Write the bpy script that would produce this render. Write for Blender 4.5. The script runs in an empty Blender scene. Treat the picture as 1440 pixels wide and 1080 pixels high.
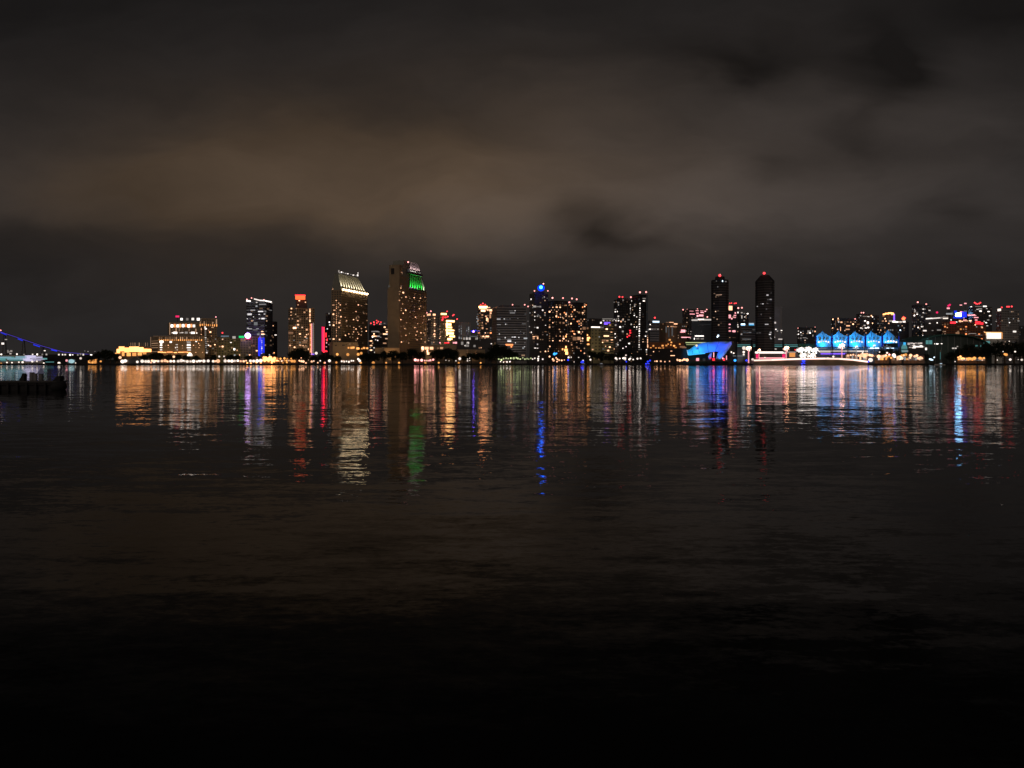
import bpy, bmesh, math, random
from mathutils import Vector, Matrix
R = random.Random(7); R2 = random.Random(11)
scn = bpy.context.scene
col = scn.collection
# ------------------------------------------------------------------ camera geometry
F = 1040.0          # focal length in photo pixels (photo 1440 x 1080)
CH = 3.0            # eye height above the water
HY = 510.0          # horizon row in the photo
def at(px, py, D):
    return Vector(((px-720.0)/F*D, D, CH+(HY-py)/F*D))
def xg(px, D):
    return (px-720.0)/F*D
GZ = 2.0            # land level

# ------------------------------------------------------------------ materials
def newmat(name):
    m = bpy.data.materials.new(name); m.use_nodes = True
    m.node_tree.nodes.clear()
    return m, m.node_tree.nodes, m.node_tree.links
def wall_mat(name, c, rough=.85, var=.25, scale=.15, spec=.3):
    m, n, l = newmat(name)
    o = n.new('ShaderNodeOutputMaterial'); b = n.new('ShaderNodeBsdfPrincipled')
    g = n.new('ShaderNodeNewGeometry'); t = n.new('ShaderNodeTexNoise'); t.inputs['Scale'].default_value = scale
    t.inputs['Detail'].default_value = 4
    r = n.new('ShaderNodeMapRange'); r.inputs['To Min'].default_value = 1-var; r.inputs['To Max'].default_value = 1+var
    mx = n.new('ShaderNodeVectorMath'); mx.operation = 'SCALE'; mx.inputs[0].default_value = c
    l.new(g.outputs['Position'], t.inputs['Vector']); l.new(t.outputs['Fac'], r.inputs['Value'])
    l.new(r.outputs['Result'], mx.inputs['Scale']); l.new(mx.outputs['Vector'], b.inputs['Base Color'])
    b.inputs['Roughness'].default_value = rough; b.inputs['Specular IOR Level'].default_value = spec
    l.new(b.outputs[0], o.inputs[0])
    return m
def em_mat(name, c, s, var=.5, light=False):
    m, n, l = newmat(name)
    o = n.new('ShaderNodeOutputMaterial'); e = n.new('ShaderNodeEmission')
    e.inputs['Color'].default_value = (*c, 1)
    oi = n.new('ShaderNodeObjectInfo'); r = n.new('ShaderNodeMapRange')
    r.inputs['To Min'].default_value = s*(1-var); r.inputs['To Max'].default_value = s*(1+var)
    pw = n.new('ShaderNodeMath'); pw.operation = 'POWER'; pw.inputs[1].default_value = 2.6 if 'window' in name else 1.0
    if 'window' in name: r.inputs['To Min'].default_value = s*.12; r.inputs['To Max'].default_value = s*2.3
    l.new(oi.outputs['Random'], pw.inputs[0]); l.new(pw.outputs[0], r.inputs['Value']); l.new(r.outputs['Result'], e.inputs['Strength'])
    l.new(e.outputs[0], o.inputs[0])
    m.cycles.emission_sampling = 'AUTO' if light else 'NONE'
    return m
WALL = {
 'dark':  wall_mat('dark_cladding', (.10,.095,.10)),
 'black': wall_mat('black_cladding', (.035,.034,.038)),
 'grey':  wall_mat('grey_concrete', (.28,.27,.28)),
 'lgrey': wall_mat('pale_concrete', (.34,.33,.35)),
 'blue':  wall_mat('blue_grey_cladding', (.13,.15,.19)),
 'tan':   wall_mat('tan_stucco', (.34,.26,.18)),
 'brown': wall_mat('brown_stucco', (.24,.16,.11)),
 'olive': wall_mat('olive_stucco', (.28,.25,.15)),
 'white': wall_mat('white_plaster', (.72,.70,.66)),
 'roof':  wall_mat('roof_metal', (.30,.30,.26), .5, .1),
 'rust':  wall_mat('rust_panels', (.30,.12,.06)),
 'green': wall_mat('green_glass_roof', (.05,.11,.09)),
}
GLASS = wall_mat('dark_window_glass', (.045,.045,.05), .3, .1, .15, .5)
PALE = wall_mat('pale_concrete_band', (.30,.29,.28))
METAL = wall_mat('dark_metal', (.04,.04,.045), .5)
EM = {
 'w': em_mat('warm_window_light', (1,.50,.27), 1.9, .65),
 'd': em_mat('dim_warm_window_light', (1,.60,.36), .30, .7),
 'g': em_mat('grey_window_light', (.8,.82,.85), .25, .7),
 'c': em_mat('white_window_light', (1,.88,.80), 1.7, .6),
 'b': em_mat('cool_window_light', (.62,.82,1), 1.6, .5),
 'o': em_mat('orange_light', (1,.30,.10), 1.6, .5),
 'a': em_mat('amber_light', (1,.40,.11), 1.3, .5),
 'y': em_mat('yellow_light', (1,.38,.12), 3.2, .4),
 'r': em_mat('red_light', (1,.03,.045), 2.0, .3),
 'p': em_mat('pink_light', (1,.38,.42), 1.6, .4),
 'm': em_mat('magenta_light', (.85,.02,.13), 1.1, .3),
 'v': em_mat('violet_light', (.22,.10,1), 1.6, .3),
 'B': em_mat('blue_light', (.02,.04,1), 1.0, .3),
 'C': em_mat('cyan_light', (.05,.50,1), 1.3, .2),
  'l': em_mat('lavender_white_panel', (.72,.66,.95), .75, .4),
 'k': em_mat('icy_panel', (.35,.62,.75), .45, .4),
 'M': em_mat('dazzling_palm_lamp', (1,.46,.24), 24, .3),
 'O': em_mat('stacked_balcony_glow', (1,.50,.18), 5.5, .3),
 'E': em_mat('gold_eave_flood', (1,.72,.42), 11, .3),
 'f': em_mat('soft_warm_window_light', (1,.62,.42), .55, .6),
 'h': em_mat('soft_white_window_light', (.95,.9,.9), .6, .6),
 'bw': em_mat('pinkish_band_light', (1,.66,.56), 1.7, .2),
 'G': em_mat('green_light', (.02,.7,.18), 1.0, .3),
 'e': em_mat('olive_light', (.75,.85,.40), .9, .5),
 't': em_mat('teal_light', (.25,.75,.75), .30, .3),
 'W': em_mat('bright_warm_light', (1,.50,.28), 1.7, .4),
 'X': em_mat('bright_white_light', (1,.84,.72), 1.35, .4),
 'Y': em_mat('bright_cool_light', (.66,.86,1), 1.8, .4),
 'A': em_mat('bright_amber_light', (1,.40,.10), 1.2, .4),
 'Q': em_mat('red_beacon_light', (1,.05,.06), 2.6, .3),
 'K': em_mat('pink_beacon_light', (1,.35,.32), 2.8, .3),
 'Z': em_mat('bright_azure_light', (.04,.32,1), 2.2, .2),
 'N': em_mat('bright_navy_light', (.02,.04,1), 2.2, .2),
 'S': em_mat('dazzling_icy_screen', (.25,.6,1), 22, .1),
 'H': em_mat('dazzling_warm_lamp', (1,.36,.12), 18, .3),
 'J': em_mat('dazzling_blue_lamp', (.012,.03,1), 12, .1),
 'U': em_mat('dazzling_violet_lamp', (.22,.10,1), 18, .1),
 'I': em_mat('neon_red_tube', (1,.02,.04), 4.5, .1),
}
# ------------------------------------------------------------------ object helpers
def mesh_obj(name, verts, faces, mats, parent=None, origin=None, fmat=None, smooth=False):
    me = bpy.data.meshes.new(name)
    o_ = Vector(origin) if origin is not None else (parent_world(parent) if parent else Vector((0,0,0)))
    me.from_pydata([tuple(Vector(v)-o_) for v in verts], [], faces)
    for m in (mats if isinstance(mats, (list, tuple)) else [mats]): me.materials.append(m)
    if fmat:
        for p, i in zip(me.polygons, fmat): p.material_index = i
    if smooth:
        for p in me.polygons: p.use_smooth = True
    ob = bpy.data.objects.new(name, me); col.objects.link(ob)
    if parent:
        ob.parent = parent; ob.location = o_ - parent_world(parent)
    else: ob.location = o_
    return ob
def parent_world(p):
    v = Vector(p.location)
    while p.parent: p = p.parent; v += Vector(p.location)
    return v
def tag(o, label, cat, group=None, kind=None):
    if label: o['label'] = label
    if cat: o['category'] = cat
    if group: o['group'] = group
    if kind: o['kind'] = kind
    return o
def thing(name, label, cat, loc, group=None):
    o = bpy.data.objects.new(name, None); col.objects.link(o); o.location = loc
    o.empty_display_size = 1
    return tag(o, label, cat, group)
_box = {}
def box_mesh(key, m):
    if key not in _box:
        me = bpy.data.meshes.new('box')
        v = [(x,y,z) for x in (-.5,.5) for y in (-.5,.5) for z in (-.5,.5)]
        f = [(0,1,3,2),(4,6,7,5),(0,4,5,1),(2,3,7,6),(0,2,6,4),(1,5,7,3)]
        me.from_pydata(v, [], f); me.materials.append(m); _box[key] = me
    return _box[key]
def box(name, key, m, c, size, rz=0, parent=None, ry=0):
    o = bpy.data.objects.new(name, box_mesh(key, m)); col.objects.link(o)
    o.scale = size; o.rotation_euler = (0, ry, rz)
    if parent: o.parent = parent; o.location = Vector(c) - parent_world(parent)
    else: o.location = c
    return o
_ball = {}
def ball(name, key, m, c, r, parent=None, rz=1.0):
    if key not in _ball:
        me = bpy.data.meshes.new('globe'); bm = bmesh.new(); bmesh.ops.create_icosphere(bm, subdivisions=2, radius=1)
        for f in bm.faces: f.smooth = True
        bm.to_mesh(me); bm.free(); me.materials.append(m); _ball[key] = me
    o = bpy.data.objects.new(name, _ball[key]); col.objects.link(o); o.scale = (r, r, r*rz)
    if parent: o.parent = parent; o.location = Vector(c) - parent_world(parent)
    else: o.location = c
    return o
def prism(name, foot, z0, z1, m, parent=None, ztops=None):
    n = len(foot)
    v = [(p[0],p[1],z0) for p in foot] + [(p[0],p[1],(ztops[i] if ztops else z1)) for i, p in enumerate(foot)]
    f = [tuple(range(n))[::-1], tuple(range(n, 2*n))] + [(i, (i+1)%n, n+(i+1)%n, n+i) for i in range(n)]
    return mesh_obj(name, v, f, m, parent)
_cyl = {}
def tube(name, key, m, a, b, r0, r1=None, parent=None, seg=8):
    """a tapered round bar from a to b"""
    a = Vector(a); b = Vector(b); r1 = r0 if r1 is None else r1
    d = (b-a).normalized(); u = d.orthogonal().normalized(); w = d.cross(u)
    v = []
    for p, r in ((a, r0), (b, r1)):
        for i in range(seg):
            t = 2*math.pi*i/seg; v.append(p + (u*math.cos(t)+w*math.sin(t))*r)
    f = [tuple(range(seg))[::-1], tuple(range(seg, 2*seg))] + [(i, (i+1)%seg, seg+(i+1)%seg, seg+i) for i in range(seg)]
    return mesh_obj(name, v, f, m, parent)

# ------------------------------------------------------------------ buildings
class Bld:
    def __init__(s, name, label, cat, D, px, group=None):
        s.root = thing(name, label, cat, (xg(px, D), D, GZ), group); s.D = D; s.blocks = []; s.nwin = 0
    def block(s, x0, xc, x1, ytop, D=None, ybot=None, wall='grey', dl=None, dr=None, style='grid', pitch=(3.4, 3.5),
              win=(.55, .5), rnd=None, name='wall', cap=True):
        D = D or s.D
        N = Vector((xg(xc, D), D)); 
        if dl is None or dr is None:
            wl = (xc-x0)/F*D; wr = (x1-xc)/F*D
            # square-ish plan: choose the yaw that makes the two faces meet at a right angle
            if wl < 1.0: DL, DR = (dl or 22), (dr or 1.0)
            elif wr < 1.0: DL, DR = (dl or 1.0), (dr or 22)
            else:
                DL = dl if dl is not None else math.sqrt(wl*wr)*.8
                DR = dr if dr is not None else wl*wr/max(DL, 1)
                DR = min(DR, 70); DL = min(DL, 70)
        else: DL, DR = dl, dr
        L = Vector((xg(x0, D+DL), D+DL)); Q = Vector((xg(x1, D+DR), D+DR)); K = L+Q-N
        zt = CH+(HY-ytop)/F*D; zb = GZ-.4 if ybot is None else CH+(HY-ybot)/F*D
        foot = [N, Q, K, L]
        prism(name, foot, zb, zt, WALL[wall], s.root)
        if cap:
            cx = (N+K)/2
            for sc, h in ((.62, 2.6),):
                fp = [cx+(p-cx)*sc for p in foot]
                prism('roof_plant_room', fp, zt, zt+h, WALL['dark'], s.root)
        b = dict(foot=foot, zb=zb, zt=zt, faces=[], D=D)
        for P, T in ((L, N), (N, Q)):
            d = T-P; ln = d.length
            if ln < 3: continue
            d.normalize(); nrm = Vector((d.y, -d.x))
            if nrm.dot(-P) < 0 : nrm = -nrm
            # skip faces seen edge-on
            if abs(nrm.dot(P.normalized())) < .06: continue
            b['faces'].append((P.copy(), d.copy(), ln, nrm.copy()))
        s.blocks.append(b)
        if style != 'none':
            verts = []; faces = []; bands = []
            for (P, d, ln, nrm) in b['faces']:
                nc = max(1, int(ln/pitch[0])); nr = max(1, int((zt-max(zb, GZ)-2)/pitch[1]))
                pw = ln/nc
                for j in range(nr):
                    z = zt-1.8-(j+.5)*pitch[1]+.6
                    if style in ('band', 'rib'):
                        bands.append((P, d, ln, nrm, z)); 
                    if style == 'rib': continue
                    if style == 'band': cells = [(.0+.02, .98*ln)]
                    else: cells = [((i+.5-win[0]/2)*pw, win[0]*pw) for i in range(nc)]
                    for ci, (a0, w) in enumerate(cells):
                        lit = rnd and style != 'band' and R.random() < rnd[0]
                        if rnd and not lit and style != 'band' and R2.random() < .12 and s.nwin < 60:
                            c = P+d*(a0+w/2)+nrm*.12; s.lit(R2.choice('dgfd'), (c.x, c.y, z), w*.8, win[1]*pitch[1]*.7, math.atan2(d.y, d.x)); continue
                        if lit:
                            k = R.choice(rnd[1]); c = P+d*(a0+w/2)+nrm*.12
                            hh = win[1]*pitch[1]*(1.0 if R.random() < .6 else .75)
                            s.lit(k, (c.x, c.y, z), w*1.05, hh*1.1, math.atan2(d.y, d.x)); continue
                        h = win[1]*pitch[1]/2
                        k = len(verts)
                        for (aa, zz) in ((a0, z-h), (a0+w, z-h), (a0+w, z+h), (a0, z+h)):
                            q = P+d*aa+nrm*.08; verts.append((q.x, q.y, zz))
                        faces.append((k, k+1, k+2, k+3))
                if style == 'band' and rnd:
                    for j in range(nr):
                        for i in range(nc):
                            if R.random() < rnd[0]:
                                z = zt-1.8-(j+.5)*pitch[1]+.6; c = P+d*((i+.5)*pw)+nrm*.12
                                s.lit(R.choice(rnd[1]), (c.x, c.y, z), pw*(.8 if R.random() < .5 else 1.5), win[1]*pitch[1], math.atan2(d.y, d.x))
            if faces:
                o = mesh_obj('window', verts, faces, GLASS, s.root); o['kind'] = 'stuff'
            if style == 'rib':
                for (P, d, ln, nrm, z) in bands[:90]:
                    c = P+d*ln/2+nrm*.55
                    box('balcony', 'balcony', PALE, (c.x, c.y, z), (ln, 1.1, .5), math.atan2(d.y, d.x), s.root)
        return b
    def lit(s, k, c, w, h, rz):
        s.nwin += 1
        box('window', 'win'+k, EM[k], c, (w, .25, h), rz, s.root)
    def spot(s, px, py, k, w=1.4, h=1.2, name='window', ry=0):
        """a lit window or sign where the sight line meets the facade; w, h in photo pixels"""
        u = (px-720)/F; best = None
        for b in s.blocks:
            for (P, d, ln, nrm) in b['faces']:
                den = d.x-u*d.y
                if abs(den) < 1e-6: continue
                t = (u*P.y-P.x)/den
                if t < -.6 or t > ln+.6: continue
                q = P+d*t; z = CH+(HY-py)/F*q.y
                if z < b['zb']-.5 or z > b['zt']+1.2: continue
                if best is None or q.y < best[0]: best = (q.y, q+nrm*.3, z, math.atan2(d.y, d.x), abs(d.x-u*d.y))
        if best is None:
            D = s.blocks[0]['D']+6 if s.blocks else s.D
            p = at(px, py, D); m = D/F
            if w < 2.2 and h < 2.2 and k in 'QKrp': return s.beacon(px, py, k)
            o = box(name if name != 'window' else 'roof_light', 'win'+k, EM[k], p, (w*m, .6, h*m), 0, s.root, ry)
            top = max([b['zt'] for b in s.blocks if b['foot'][3].x-3 < p.x < b['foot'][1].x+3] or [GZ])
            if p.z-h*m/2 > top+.3: tube('mast', 'm', METAL, (p.x, p.y+.2, top-.2), (p.x, p.y+.2, p.z), .2, .15, s.root, 6)
            return o
        y, q, z, rz, fs = best; m = y/F
        s.nwin += 1
        return box(name, 'win'+k, EM[k], (q.x, q.y, z), (w*m/max(fs, .3), .3, h*m), rz, s.root, ry)
    def dots(s, k, pts, w=1.4, h=1.2, name='window'):
        for p in pts:
            ww = p[2] if len(p) > 2 else w; hh = p[3] if len(p) > 3 else h
            if name == 'window' and k in 'wdfhc' and ww < 4: ww *= .76; hh *= .76
            s.spot(p[0], p[1], k, ww, hh, name)
    def beacon(s, px, py, k='Q', r=.85):
        D = (s.blocks[0]['D'] if s.blocks else s.D)+8; p = at(px, py, D)
        top = max([b['zt'] for b in s.blocks if b['foot'][3].x-3 < p.x < b['foot'][1].x+3] or [max([b['zt'] for b in s.blocks] or [GZ])])
        par = s.root
        if p.z > top+.5: par = tube('mast', 'm', METAL, (p.x, p.y, top-.2), (p.x, p.y, p.z), .25, .12, s.root, 6)
        return ball('beacon', 'bc'+k, EM[k], p, r*D/1000, par)
    def beacons(s, pts, k='Q', r=.85):
        for p in pts: s.beacon(p[0], p[1], k, r)
def V(x0, y0, sc, pts):
    """points read off an enlarged crop: crop pixels to photo pixels"""
    return [(x0+p[0]/sc, y0+p[1]/sc) + tuple(q/sc for q in p[2:]) for p in pts]
VA = lambda *p: V(150, 400, 9, p)
VB = lambda *p: V(300, 400, 9, p)
VC = lambda *p: V(440, 350, 6.355, p)
VD = lambda *p: V(590, 390, 8.306, p)
VE = lambda *p: V(690, 390, 8.306, p)
VF = lambda *p: V(820, 390, 8.306, p)
VG = lambda *p: V(950, 370, 7.2, p)
VH = lambda *p: V(1100, 400, 8, p)
VI = lambda *p: V(1260, 400, 8, p)
def spotlight(p, tgt, power, color, ang=70, blend=.8, r=.3):
    l = bpy.data.lights.new('floodlight', 'SPOT'); l.energy = power; l.color = color
    l.spot_size = math.radians(ang); l.spot_blend = blend; l.shadow_soft_size = r
    o = bpy.data.objects.new('floodlight', l); col.objects.link(o); o.location = p  # name shared by floodlights and the fill uplights added for facades
    o.rotation_euler = (Vector(tgt)-Vector(p)).to_track_quat('-Z', 'Y').to_euler()
    o['category'] = 'floodlight'
    return o
def wash(px, D, ytop, power, color=(1,.62,.32), off=26, side=0, ang=100):
    """an uplighter on the ground in front of a facade"""
    p = at(px, 507, D-off); p.z = GZ+.5; p.x += side
    q = at(px, (ytop*.6+507*.4), D)
    return spotlight(p, q, power, color, ang, 1.0, 1.0)

# ================================================================== far left: bridge
def bridge():
    br = thing('road_bridge', 'long blue lit road bridge sloping down behind the shore', 'bridge', (xg(40,1500),1500,GZ))
    pts = [(-60,450),(0,466),(30,476),(62,487),(92,495.5),(130,499)]
    D = 1500; m = D/F
    for i in range(len(pts)-1):
        a, b = at(*pts[i], D), at(*pts[i+1], D)
        w = (b-a).length; ry = -math.atan2(b.z-a.z, b.x-a.x)
        c = (a+b)/2
        box('deck', 'brdeck', WALL['blue'], c-Vector((0,0,.9)), (w*1.003, 12, 1.6), 0, br, ry)
        box('rail_light', 'brl', em_mat('bridge_rail_light', (.16,.10,.9), .6, .1), c+Vector((0,-6.2,.5)), (w, .3, .7), 0, br, ry)
    for (x0, y0, x1, y1) in ((1,466.8,9,470.2),(25,475.6,32,478.2),(47,483.8,56,486.8),(72,491,80,492.8)):
        a, b = at(x0, y0+.8, D-7), at(x1, y1+.8, D-7); c = (a+b)/2
        box('blue_strip', 'brb', EM['B'], c, ((b-a).length, .4, 1.6), 0, br, -math.atan2(b.z-a.z, b.x-a.x))
    for px, py in ((-20,461),(6,468),(33,477),(60,487)):
        p = at(px, py, D)
        for s_ in (-4, 4): tube('pier', 'p', WALL['grey'], (p.x+s_*.6, D+s_, GZ-.5), (p.x, D+s_*.6, p.z-1.5), 1.5, 1.0, br)
    p = at(1, 464.5, D-6); ball('beacon', 'bcK', EM['K'], p, 1.2, br)
    tube('mast', 'm', METAL, (p.x, p.y, p.z-4), p, .25, .2, br, 6)
bridge()

# ================================================================== the two roof-lit hotel towers
TWR = (( .62),)
def hotel_one():
    b = Bld('hotel_tower', 'tall beige hotel tower with sloping roof washed in white gold light', 'hotel', 1000, 492, 'two tall beige hotel towers with sloping roofs')
    D = 1000
    bl = b.block(466, 480, 517, 407.5, D, wall='tan', dl=6, dr=73, pitch=(3.3, 3.2), win=(.5, .5), rnd=None, cap=False)
    zt = bl['zt']; N, Q, K, L = bl['foot']
    dd = (Q-N).normalized(); out = Vector((dd.y, -dd.x));
    A = at(475.5, 384.5, D+14); B_ = at(503.5, 389, D+58)
    # keep the ridge parallel to the eave
    ub = (503.5-720)/F; tt_ = (ub*A.y-A.x)/(dd.x-ub*dd.y); B_ = Vector((A.x+dd.x*tt_, A.y+dd.y*tt_, A.z))
    lw = (L-N)*.35
    top = [A, B_, B_+Vector((lw.x, lw.y, 0)), A+Vector((lw.x, lw.y, 0))]
    zt2 = (A.z+B_.z)/2
    for t in top: t.z = A.z
    v = [(p.x, p.y, zt+.01) for p in (N, Q, K, L)] + [tuple(t) for t in top]
    rf = mesh_obj('roof', v, [(3,2,1,0),(4,5,6,7),(0,1,5,4),(1,2,6,5),(2,3,7,6),(3,0,4,7)], WALL['roof'], b.root)
    # eave lamps and the spotlights that wash the roof slope
    n = 10
    for i in range(n):
        t = (i+.4)/n; e = N+(Q-N)*t; p = Vector((e.x, e.y, zt+.6))+Vector((out.x, out.y, 0))*1.6
        ball('eave_lamp', 'evE', EM['E'], p, 1.15+.45*R.random(), rf)
        r = v[4]; tt = Vector(v[4])+(Vector(v[5])-Vector(v[4]))*t
        spotlight(p+Vector((out.x*.2, out.y*.2, 1.7)), (e.x*.6+tt.x*.4, e.y*.6+tt.y*.4, zt*.6+tt.z*.4), 48000, (1,.84,.60), 32, .7, .2)
        if i < n-1:
            ww = Vector((dd.x, dd.y, 0))*.3; q_ = Vector((out.x, out.y, 0))*.9; o4 = Vector((dd.x, dd.y, 0))*4
            a_ = Vector((e.x, e.y, zt+.3))+o4; c_ = tt+o4*.8
            mesh_obj('stripe_fin', [tuple(k) for k in (a_-ww, a_+ww, c_+ww, c_-ww, a_-ww+q_, a_+ww+q_, c_+ww+q_, c_-ww+q_)], [(0,3,2,1),(4,5,6,7),(0,1,5,4),(1,2,6,5),(2,3,7,6),(3,0,4,7)], WALL['olive'], rf)  # added to break the roof wash into beams
    ridge = VC((232,200,10,20),(240,212,12,9),(256,208,10,10),(272,212,10,10),(292,219,14,8),(312,222,14,7),(340,228,10,5),(362,234,14,6),(400,236,12,16),(388,238,14,8),(403,216,6,10))
    for (px, py, w, h) in ridge:
        p = at(px, py, D+ 14+ (px-475)*1.4); box('ridge_light', 'winX2', EM['c'], p, (w*D/F, .6, h*D/F), 0, rf)
    b.dots('w', VC((184,502,22,12),(232,485),(210,462),(246,500),(228,520),(246,548),(190,548),(184,584,16,16),(232,574,14,12),(252,606,14,14),(190,622),(190,655,16,16),(186,682,14,12),(238,660,20,16),(252,684,12,12),(234,700),(186,806,18,10),(240,810,14,14),(180,360,5,8),(200,548),(226,600),(244,640)), 1.5, 1.4)
    b.dots('w', [(473.3, 423+i*2.6) for i in range(22)], .8, .8)
    b.dots('w', VC((432,508,12,10),(405,500),(384,560),(408,610,13,13),(386,622,13,13),(456,578),(478,580),(362,632),(400,640),(364,702),(362,742),(384,716),(400,745),(432,712),(384,818,14,14),(290,772),(288,612),(320,760),(408,762),(430,770),(398,800),(482,640),(446,662),(470,700),(476,735),(300,640)), 1.3, 1.2)
    for i in range(34):
        b.spot(481.5+R.random()*34, 420+R.random()*66, 'd', 1.0, 1.0)
    # podium
    b.block(463, 468, 503, 481, 985, wall='tan', dl=20, dr=14, style='none', name='podium', cap=False)
    b.dots('a', VC((318,884,14,14),(345,884,20,18),(362,882,18,16),(402,890,26,18),(436,892,12,12),(456,886,18,16),(484,888,14,14)), name='lamp')
    b.dots('d', VC((205,862,20,12),(272,862,26,10),(300,856),(330,850)))
    wash(497, 1000, 407, 30000, (1,.60,.26), 34, 26); wash(508, 1020, 407, 26000, (1,.60,.26), 20, 40)
    wash(475, 1000, 407, 2600, (1,.6,.3), 30); wash(484, 985, 481, 3000, (1,.62,.32), 16)
    return b
H1 = hotel_one()
def hotel_two():
    b = Bld('hotel_tower', 'tallest beige hotel tower with green lit panel on its sloping roof', 'hotel', 1010, 572, 'two tall beige hotel towers with sloping roofs')
    D = 1010
    bl = b.block(545, 561, 600, 405, D, wall='tan', dl=7, dr=74, pitch=(3.3, 3.2), win=(.45, .5), style='none', cap=False)
    zt = bl['zt']; N, Q, K, L = bl['foot']
    dd = (Q-N).normalized(); out = Vector((dd.y, -dd.x))
    # windows only on the long face
    vs = []; fs = []
    ln = (Q-N).length
    for j in range(30):
        z = zt-2-j*3.2
        if z < 8: break
        for i in range(22):
            for (a, w) in (((i+.25)*ln/22, .5*ln/22),):
                k = len(vs)
                for aa, zz in ((a,z-.9),(a+w,z-.9),(a+w,z+.9),(a,z+.9)):
                    q = N+dd*aa+out*.08; vs.append((q.x,q.y,zz))
                fs.append((k,k+1,k+2,k+3))
    o = mesh_obj('window', vs, fs, GLASS, b.root); o['kind'] = 'stuff'
    tp = [at(568,366,D+9), at(588,373,D+60), None, at(553,364.5,D+16)]
    tz = tp[0].z
    ub = (588-720)/F; tt_ = (ub*tp[0].y-tp[0].x)/(dd.x-ub*dd.y); tp[1] = Vector((tp[0].x+dd.x*tt_, tp[0].y+dd.y*tt_, tz))
    tp = [Vector((p.x, p.y, tz)) if p else None for p in tp]; tp[2] = tp[1]+(tp[3]-tp[0])
    v = [(p.x, p.y, zt+.01) for p in (N, Q, K, L)] + [tuple(t) for t in tp]
    rf = mesh_obj('roof', v, [(3,2,1,0),(4,5,6,7),(0,1,5,4),(1,2,6,5),(2,3,7,6),(3,0,4,7)], WALL['roof'], b.root)
    # tall flush slab that carries the window column up past the eave
    N2 = N+out*.8; Q2 = N+dd*26+out*.8; inn = -out*16
    prism('stair_slab', [N2, Q2, Q2+inn, N2+inn], GZ-.3, at(561, 372, D).z, WALL['tan'], b.root)
    box('louvre', 'louv', WALL['black'], (L.x*.45+N.x*.55-1, (L.y+N.y)/2-.6, at(0,381,D).z), (5.5,.4,8), 0, b.root)
    b.blocks.append(dict(foot=[N2,Q2,Q2+inn,N2+inn], zb=GZ, zt=at(561,372,D).z, D=D, faces=[(N2.copy(), dd.copy(), 26, out.copy())]))
    # lower roof tier: green, upper tier: pinkish white
    vb = [Vector(q) for q in v]
    def slope(t, h): # t along the eave, h up the slope
        a = vb[0]+(vb[1]-vb[0])*t; c = vb[4]+(vb[5]-vb[4])*t; return a+(c-a)*h
    o3 = Vector((out.x, out.y, 0))
    for i in range(7):
        t = .36+.60*(i+.5)/7
        p = slope(t, .0)+o3*1.5+Vector((0,0,.6)); tg = slope(t, .45)
        spotlight(p, tg, 42000 if i < 6 else 34000, (.03,1,.09) if i < 6 else (.75,1,.6), 44, .7, .2)
        p2 = slope(t, .66)+o3*2.4; tg2 = slope(t, .9)
        spotlight(p2, tg2, 11000, (1,.66,.72), 60, .7, .2)
        box('ledge_lamp', 'ledgp', EM['p' if i%2 else 'c'], slope(t, .68)+o3*.9, (1.1,.5,.7), 0, rf)
    for i in range(8):   # standing fins added to split the wash into stripes
        for h0, h1 in ((.02,.56),(.68,.98)):
            t = .36+.6*i/7; a, c = slope(t, h0), slope(t, h1); q = o3*1.0; ww = Vector((dd.x, dd.y, 0))*.35
            mesh_obj('stripe_fin', [tuple(k) for k in (a-ww, a+ww, c+ww, c-ww, a-ww+q, a+ww+q, c+ww+q, c-ww+q)], [(0,3,2,1),(4,5,6,7),(0,1,5,4),(1,2,6,5),(2,3,7,6),(3,0,4,7)], WALL['black'], rf)
    # dark recess between both tiers, a ledge seen edge-on
    a = slope(.2, .60)+o3*.6; c = slope(1, .60)+o3*.6
    d_ = c-a; box('ledge', 'ledge', WALL['dark'], (a+c)/2, (d_.length, 2.6, 3.2), math.atan2(d_.y, d_.x), rf)
    b.beacon(574, 368.5, 'K', 1.0)
    box('roof_light', 'winc2', EM['g'], at(574.5, 380, D+8), (2.2,.5,4), 0, b.root)
    b.dots('g', VC((686,333,14,12)))
    b.dots('g', VC((868,346,14,10),(884,346,8,12),(905,350,6,12),(928,352,8,14),(952,354,6,12),(975,356,8,14),(998,364,8,14)))
    b.dots('w', VC((793,210,16,10),(770,268,9,10),(785,350),(806,391,15,14),(772,404),(830,430,14,14),(772,460,12,12),(800,492,10,10),(788,550),(806,575),(828,548,10,10),(785,632),(836,660),(812,690),(786,632),(784,740),(820,712),(830,772),(790,780),(790,832,10,10)), 1.2, 1.2)
    b.dots('w', VC((912,400),(904,436),(960,440),(1000,432),(906,560),(962,512),(990,520),(945,600),(968,604),(992,600),(990,634,10,12),(935,668),(960,695),(910,704),(930,738,13,12),(964,750,12,12),(992,752),(920,770),(945,780),(1000,770),(930,812),(968,804),(1000,832,14,14),(980,660),(915,610),(950,535)), 1.2, 1.1)
    for i in range(40): b.spot(574+R.random()*25, 412+R.random()*74, 'd', .9, .9)
    for i in range(18): b.spot(562+R.random()*10, 382+R.random()*100, 'd', .9, .9)
    wash(552, 1010, 405, 20000, (1,.55,.24), 22); wash(585, 1025, 405, 26000, (1,.55,.25), 22, 40)
    b.block(527, 540, 562, 489, 990, wall='tan', dl=10, dr=12, style='none', name='podium', cap=False)
    wash(545, 990, 489, 2500, (1,.6,.3), 16)
    return b
H2 = hotel_two()

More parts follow.
